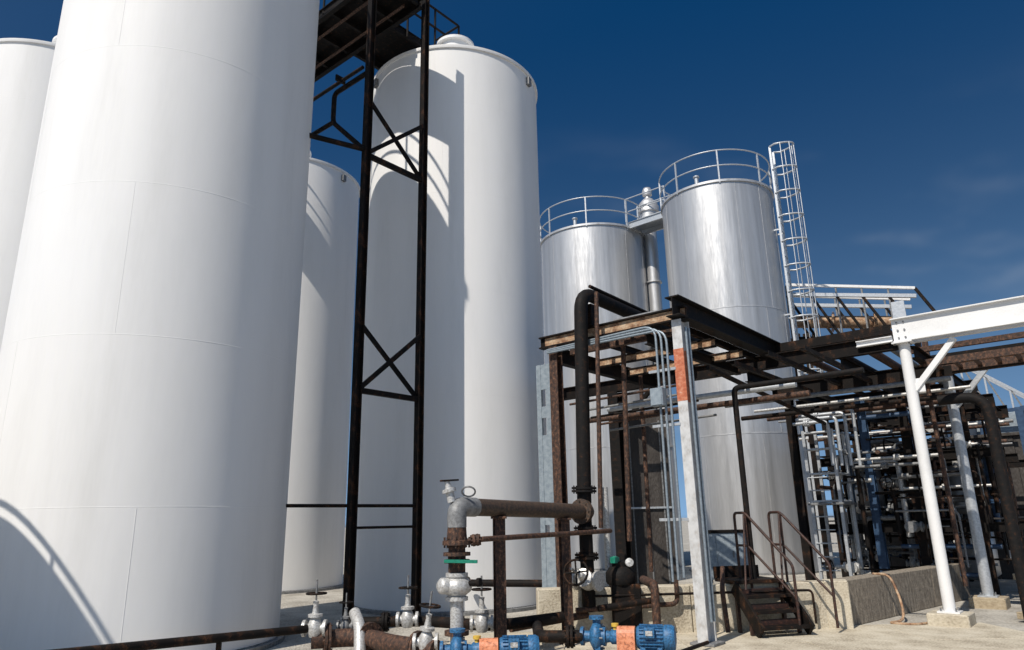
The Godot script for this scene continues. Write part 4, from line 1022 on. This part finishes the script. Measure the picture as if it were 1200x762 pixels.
func build_pump_area() -> void:
	pump(Vector3(0.86, 0.05, -9.0), Vector3(1, 0, 0.28), "blue pump with orange coupling guard standing clear of the brown posts")
	pump(Vector3(-0.74, 0.01, -8.45), Vector3(1, 0, -0.04), "blue pump with orange coupling guard under the green handled valve")
	# riser with silver valve, green handle and big elbow
	var bx := Vector3(-0.70, 0, -8.72)
	var e := bx + Vector3(0, 1.80, 0)
	var far := W(-0.28, 1.74, -1.66)
	var r := thing("riser_pipe", "rusty riser pipe with a grey elbow turning into the brown header", "pipe", bx)
	part(r, "lower_pipe", t_tube([bx + Vector3(0, 0.3, 0), bx + Vector3(0, 0.76, 0)], 0.075, 16), M.valve)
	part(r, "flange", t_lathe([Vector2(0.07, 0.38), Vector2(0.14, 0.38), Vector2(0.14, 0.43), Vector2(0.07, 0.43)], Transform3D(Basis(), bx), 20), M.rust)
	part(r, "upper_pipe", t_lathe([Vector2(0.1, 1.0), Vector2(0.1, 1.16), Vector2(0.15, 1.16), Vector2(0.15, 1.2), Vector2(0.105, 1.2), Vector2(0.105, 1.24), Vector2(0.16, 1.24), Vector2(0.16, 1.28), Vector2(0.1, 1.28), Vector2(0.1, 1.36), Vector2(0.17, 1.36), Vector2(0.17, 1.41), Vector2(0.12, 1.42), Vector2(0.11, 1.58)], Transform3D(Basis(), bx), 24), M.rust)
	for k in 8:
		var a := TAU * k / 8
		part(r, "bolt", t_tube([bx + Vector3(cos(a) * 0.145, 1.33, sin(a) * 0.145), bx + Vector3(cos(a) * 0.145, 1.45, sin(a) * 0.145)], 0.013, 6), M.rust)
	var hd := (far - e).normalized()
	part(r, "elbow", t_tube(fillet([bx + Vector3(0, 1.56, 0), e, e + hd * 0.32], 0.26, 10), 0.115, 24), M.grey)
	part(r, "top_fitting", t_lathe([Vector2(0.05, 0), Vector2(0.05, 0.12), Vector2(0.085, 0.12), Vector2(0.085, 0.16), Vector2(0.04, 0.17), Vector2(0.03, 0.26), Vector2(0.001, 0.27)], axis(e + Vector3(-0.06, 0.05, 0), Vector3(-0.25, 1, 0)), 14), M.valve)
	var hwm := MB.new()
	var ringp := []
	for k in 18: ringp.append(e + Vector3(0.14, 0.17, 0.02) + Vector3(cos(TAU * k / 18) * 0.08, sin(TAU * k / 18) * 0.055, sin(TAU * k / 18) * 0.05))
	hwm.tube(ringp, 0.011, 6, false, true)
	part(r, "lifting_eye", hwm, M.grey)
	part(r, "gauge_handle", t_beam(e + Vector3(-0.2, 0.30, 0.04), e + Vector3(0.02, 0.31, 0.0), 0.05, 0.02), M.black)
	var sv := thing("ball_valve", "silver valve body with green lever on the rusty riser", "valve", bx + Vector3(0, 0.76, 0))
	var X := Transform3D(Basis(), bx)
	part(sv, "body", t_lathe([Vector2(0.08, 0.74), Vector2(0.13, 0.75), Vector2(0.13, 0.79), Vector2(0.1, 0.8), Vector2(0.165, 0.85), Vector2(0.18, 0.9), Vector2(0.165, 0.96), Vector2(0.11, 1.0), Vector2(0.13, 1.01), Vector2(0.13, 1.05), Vector2(0.08, 1.06)], X, 28), M.valve)
	part(sv, "side_boss", t_lathe([Vector2(0.09, 0.1), Vector2(0.09, 0.21), Vector2(0.06, 0.24), Vector2(0.001, 0.245)], axis(bx + Vector3(0, 0.9, 0), Vector3(-0.8, 0.1, 0.6)), 16), M.valve)
	part(sv, "side_knob", t_lathe([Vector2(0.03, 0.1), Vector2(0.03, 0.26), Vector2(0.05, 0.27), Vector2(0.05, 0.31), Vector2(0.001, 0.32)], axis(bx + Vector3(0, 0.92, 0), Vector3(0.9, 0.1, 0.4)), 12), M.black)
	part(sv, "lever", t_beam(bx + Vector3(-0.13, 1.19, 0.17), bx + Vector3(0.25, 1.18, 0.19), 0.06, 0.035), M.green)
	# brown header to the black riser
	pipe("header_pipe", "thick rusty brown header pipe running from the elbow to the black riser", [e + hd * 0.3, far + hd * 0.1], 0.105, M.header, 0.0, "", [[0, 0.93]])
	var hd2 := Vector3(hd.x, 0, hd.z).normalized()
	pipe("side_pipe", "thin rusty pipe running just below the brown header pipe", [bx + Vector3(0.1, 1.40, 0), bx + Vector3(0.3, 1.42, -0.02), far + Vector3(0.35, -0.28, 0.15)], 0.032, M.rust, 0.05, "", [[0, 0.6]])
	for s in [0.28, 0.80]:
		var q: Vector3 = e.lerp(far, s)
		var t := thing("pipe_support", "brown steel post carrying the header pipe, %s" % ["the one over the blue pump" if s < 0.5 else "the one beside the thick black riser"], "post", Vector3(q.x, 0, q.z), "brown posts under the header")
		part(t, "post", t_prof(Vector3(q.x, 0, q.z), q + Vector3(0, -0.12, 0), isec(0.13, 0.13, 0.012, 0.012), Vector3(0.3, 0, 1)), M.rust)
		part(t, "saddle", t_box(q + Vector3(0, -0.115, 0), Vector3(0.2, 0.03, 0.2)), M.rust)
		part(t, "base_plate", t_box(Vector3(q.x, 0.03, q.z), Vector3(0.26, 0.03, 0.26)), M.rust)
	# pipework below the black riser
	var br := W(-0.28, 0, -1.66)
	pipe("flanged_pipe", "flanged black pipe stub below the header joint", [br + Vector3(0, 1.86, 0), br + Vector3(0, 0.35, 0)], 0.1, M.black, 0.0, "", [[0, 0.25], [0, 0.5], [0, 0.72]])
	gate_valve(br + Vector3(-0.02, 0.78, 0.16), 1.2, "round silver valve at the foot of the black riser", M.valve, Vector3(-0.4, 0.3, 1), "", DV)
	var mb := thing("motor_block", "dark squat actuator with green cap beside the black riser foot", "actuator", br + Vector3(0.55, 0, -0.2))
	part(mb, "pedestal", t_box(br + Vector3(0.55, 0.36, -0.15), Vector3(0.42, 0.7, 0.34)), M.black)
	part(mb, "housing", t_lathe([Vector2(0.2, 0.7), Vector2(0.22, 0.74), Vector2(0.22, 0.86), Vector2(0.17, 0.93), Vector2(0.12, 0.95), Vector2(0.12, 1.02), Vector2(0.001, 1.04)], Transform3D(Basis(), br + Vector3(0.5, 0, -0.15)), 24), M.black_clean)
	part(mb, "cap", t_lathe([Vector2(0.07, 1.0), Vector2(0.07, 1.08), Vector2(0.001, 1.1)], Transform3D(Basis(), br + Vector3(0.42, 0, -0.1)), 14), M.green)
	part(mb, "gauge", t_lathe([Vector2(0.06, 0), Vector2(0.06, 0.06), Vector2(0.001, 0.07)], axis(br + Vector3(0.62, 1.0, -0.05), Vector3(0, 0.2, 1)), 16), M.valve)
	pipe("thin_pipe", "slim silver pipe rising behind the dark actuator", [br + Vector3(0.35, 0.9, -0.3), br + Vector3(0.35, 2.1, -0.3)], 0.05, M.valve)
	pipe("stub_pipe", "dark pipe stub poking out above the orange coupling guard", [br + Vector3(0.1, 0.42, 0.3), br + Vector3(0.95, 0.5, 0.1)], 0.045, M.black)
	pipe("low_pipe", "rusty low pipe passing behind the pump to the wall", [br + Vector3(-0.2, 0.38, 0.1), br + Vector3(1.3, 0.42, -0.1), br + Vector3(1.3, 0.75, -0.1)], 0.035, M.rust, 0.1)
	pipe("low_pipe", "black ground pipe from the pump motor towards the pale post", [Vector3(1.75, 0.09, -8.9), Vector3(2.4, 0.09, -9.75)], 0.025, M.black)
	pipe("suction_pipe", "dark suction pipe feeding the pump by the brown posts", [Vector3(0.76, 0.30, -8.99), Vector3(0.25, 0.30, -9.05), Vector3(0.25, 0.30, -10.4)], 0.07, M.black, 0.12, "", [[0, 0.3]])
	pipe("drop_pipe", "dark upright pipe in front of the wall beside the actuator", [Vector3(1.95, 0.06, -10.7), Vector3(1.95, 0.72, -10.7), Vector3(1.95, 0.72, -11.6)], 0.06, M.rust, 0.1)
	pipe("drop_pipe", "thin brown upright pipe before the wall beside the pale post", [Vector3(2.95, 0.06, -10.75), Vector3(2.92, 0.6, -10.75), Vector3(3.05, 0.9, -11.1)], 0.035, M.rust, 0.1)
	# manifold on the ground before the tanks
	pipe("front_pipe", "dark pipe running along the foot of the nearest white tank", [Vector3(-5.1, 0.50, -6.6), Vector3(-2.75, 0.36, -9.55), Vector3(-2.62, 0.36, -9.7)], 0.05, M.black, 0.05)
	for k in 2:
		var q := Vector3(-5.1, 0.5, -6.6).lerp(Vector3(-2.75, 0.36, -9.55), 0.38 + k * 0.34)
		solo("pipe_stand", t_beam(Vector3(q.x, 0, q.z), q + Vector3(0, -0.04, 0), 0.05, 0.05, Vector3(1, 0, 0)), M.black, Vector3(q.x, 0, q.z), "short black stand under the pipe along the nearest tank, %s" % ["cut by the frame edge" if k == 0 else "below the tank's shaded side"], "stand", "stands under the front pipe")
	pipe("manifold_pipe", "thick rusty manifold pipe curving between the small valves", [Vector3(-2.62, 0.22, -9.7), Vector3(-2.0, 0.22, -9.9), Vector3(-1.5, 0.2, -9.3), Vector3(-0.95, 0.2, -8.9)], 0.11, M.rust, 0.35, "", [[0, 0.3], [1, 0.2], [2, 0.6]])
	pipe("manifold_pipe", "black manifold pipe along the foot of the shaded tank", [Vector3(-2.3, 0.34, -10.3), Vector3(-1.3, 0.34, -10.35), Vector3(-0.3, 0.34, -9.7), Vector3(0.6, 0.36, -10.3)], 0.07, M.black, 0.3, "", [[0, 0.5], [1, 0.5]])
	pipe("manifold_pipe", "dark low pipe before the lit tank behind the brown post", [Vector3(-0.1, 0.24, -10.2), Vector3(1.0, 0.3, -11.0)], 0.05, M.rust)
	pipe("tank_outlet", "black outlet pipe at the base of the half shaded tank", [Vector3(-0.9, 0.62, -13.6), Vector3(-0.9, 0.62, -12.9), Vector3(0.7, 0.62, -12.4)], 0.06, M.black, 0.2)
	pipe("manifold_pipe", "pale dusty elbow pipe in the middle of the manifold", [Vector3(-2.15, 0.5, -10.0), Vector3(-2.02, 0.36, -9.75), Vector3(-1.98, 0.05, -9.6)], 0.075, M.valve, 0.12)
	gate_valve(Vector3(-2.58, 0.36, -9.68), 0.88, "silver gate valve with cross handwheel beside the nearest tank's foot", M.valve)
	gate_valve(Vector3(-2.26, 0.34, -9.98), 0.62, "small dark gate valve next to the lattice post foot", M.grey)
	gate_valve(Vector3(-1.48, 0.38, -10.2), 0.85, "silver gate valve at the foot of the black lattice post", M.valve)
	gate_valve(Vector3(-1.08, 0.28, -8.95), 0.85, "silver gate valve with dark handwheel between manifold and blue pump", M.valve, Vector3(0.12, 1, 0.05))
	gate_valve(Vector3(-0.45, 0.4, -9.5), 0.85, "silver gate valve behind the green handled riser", M.valve)
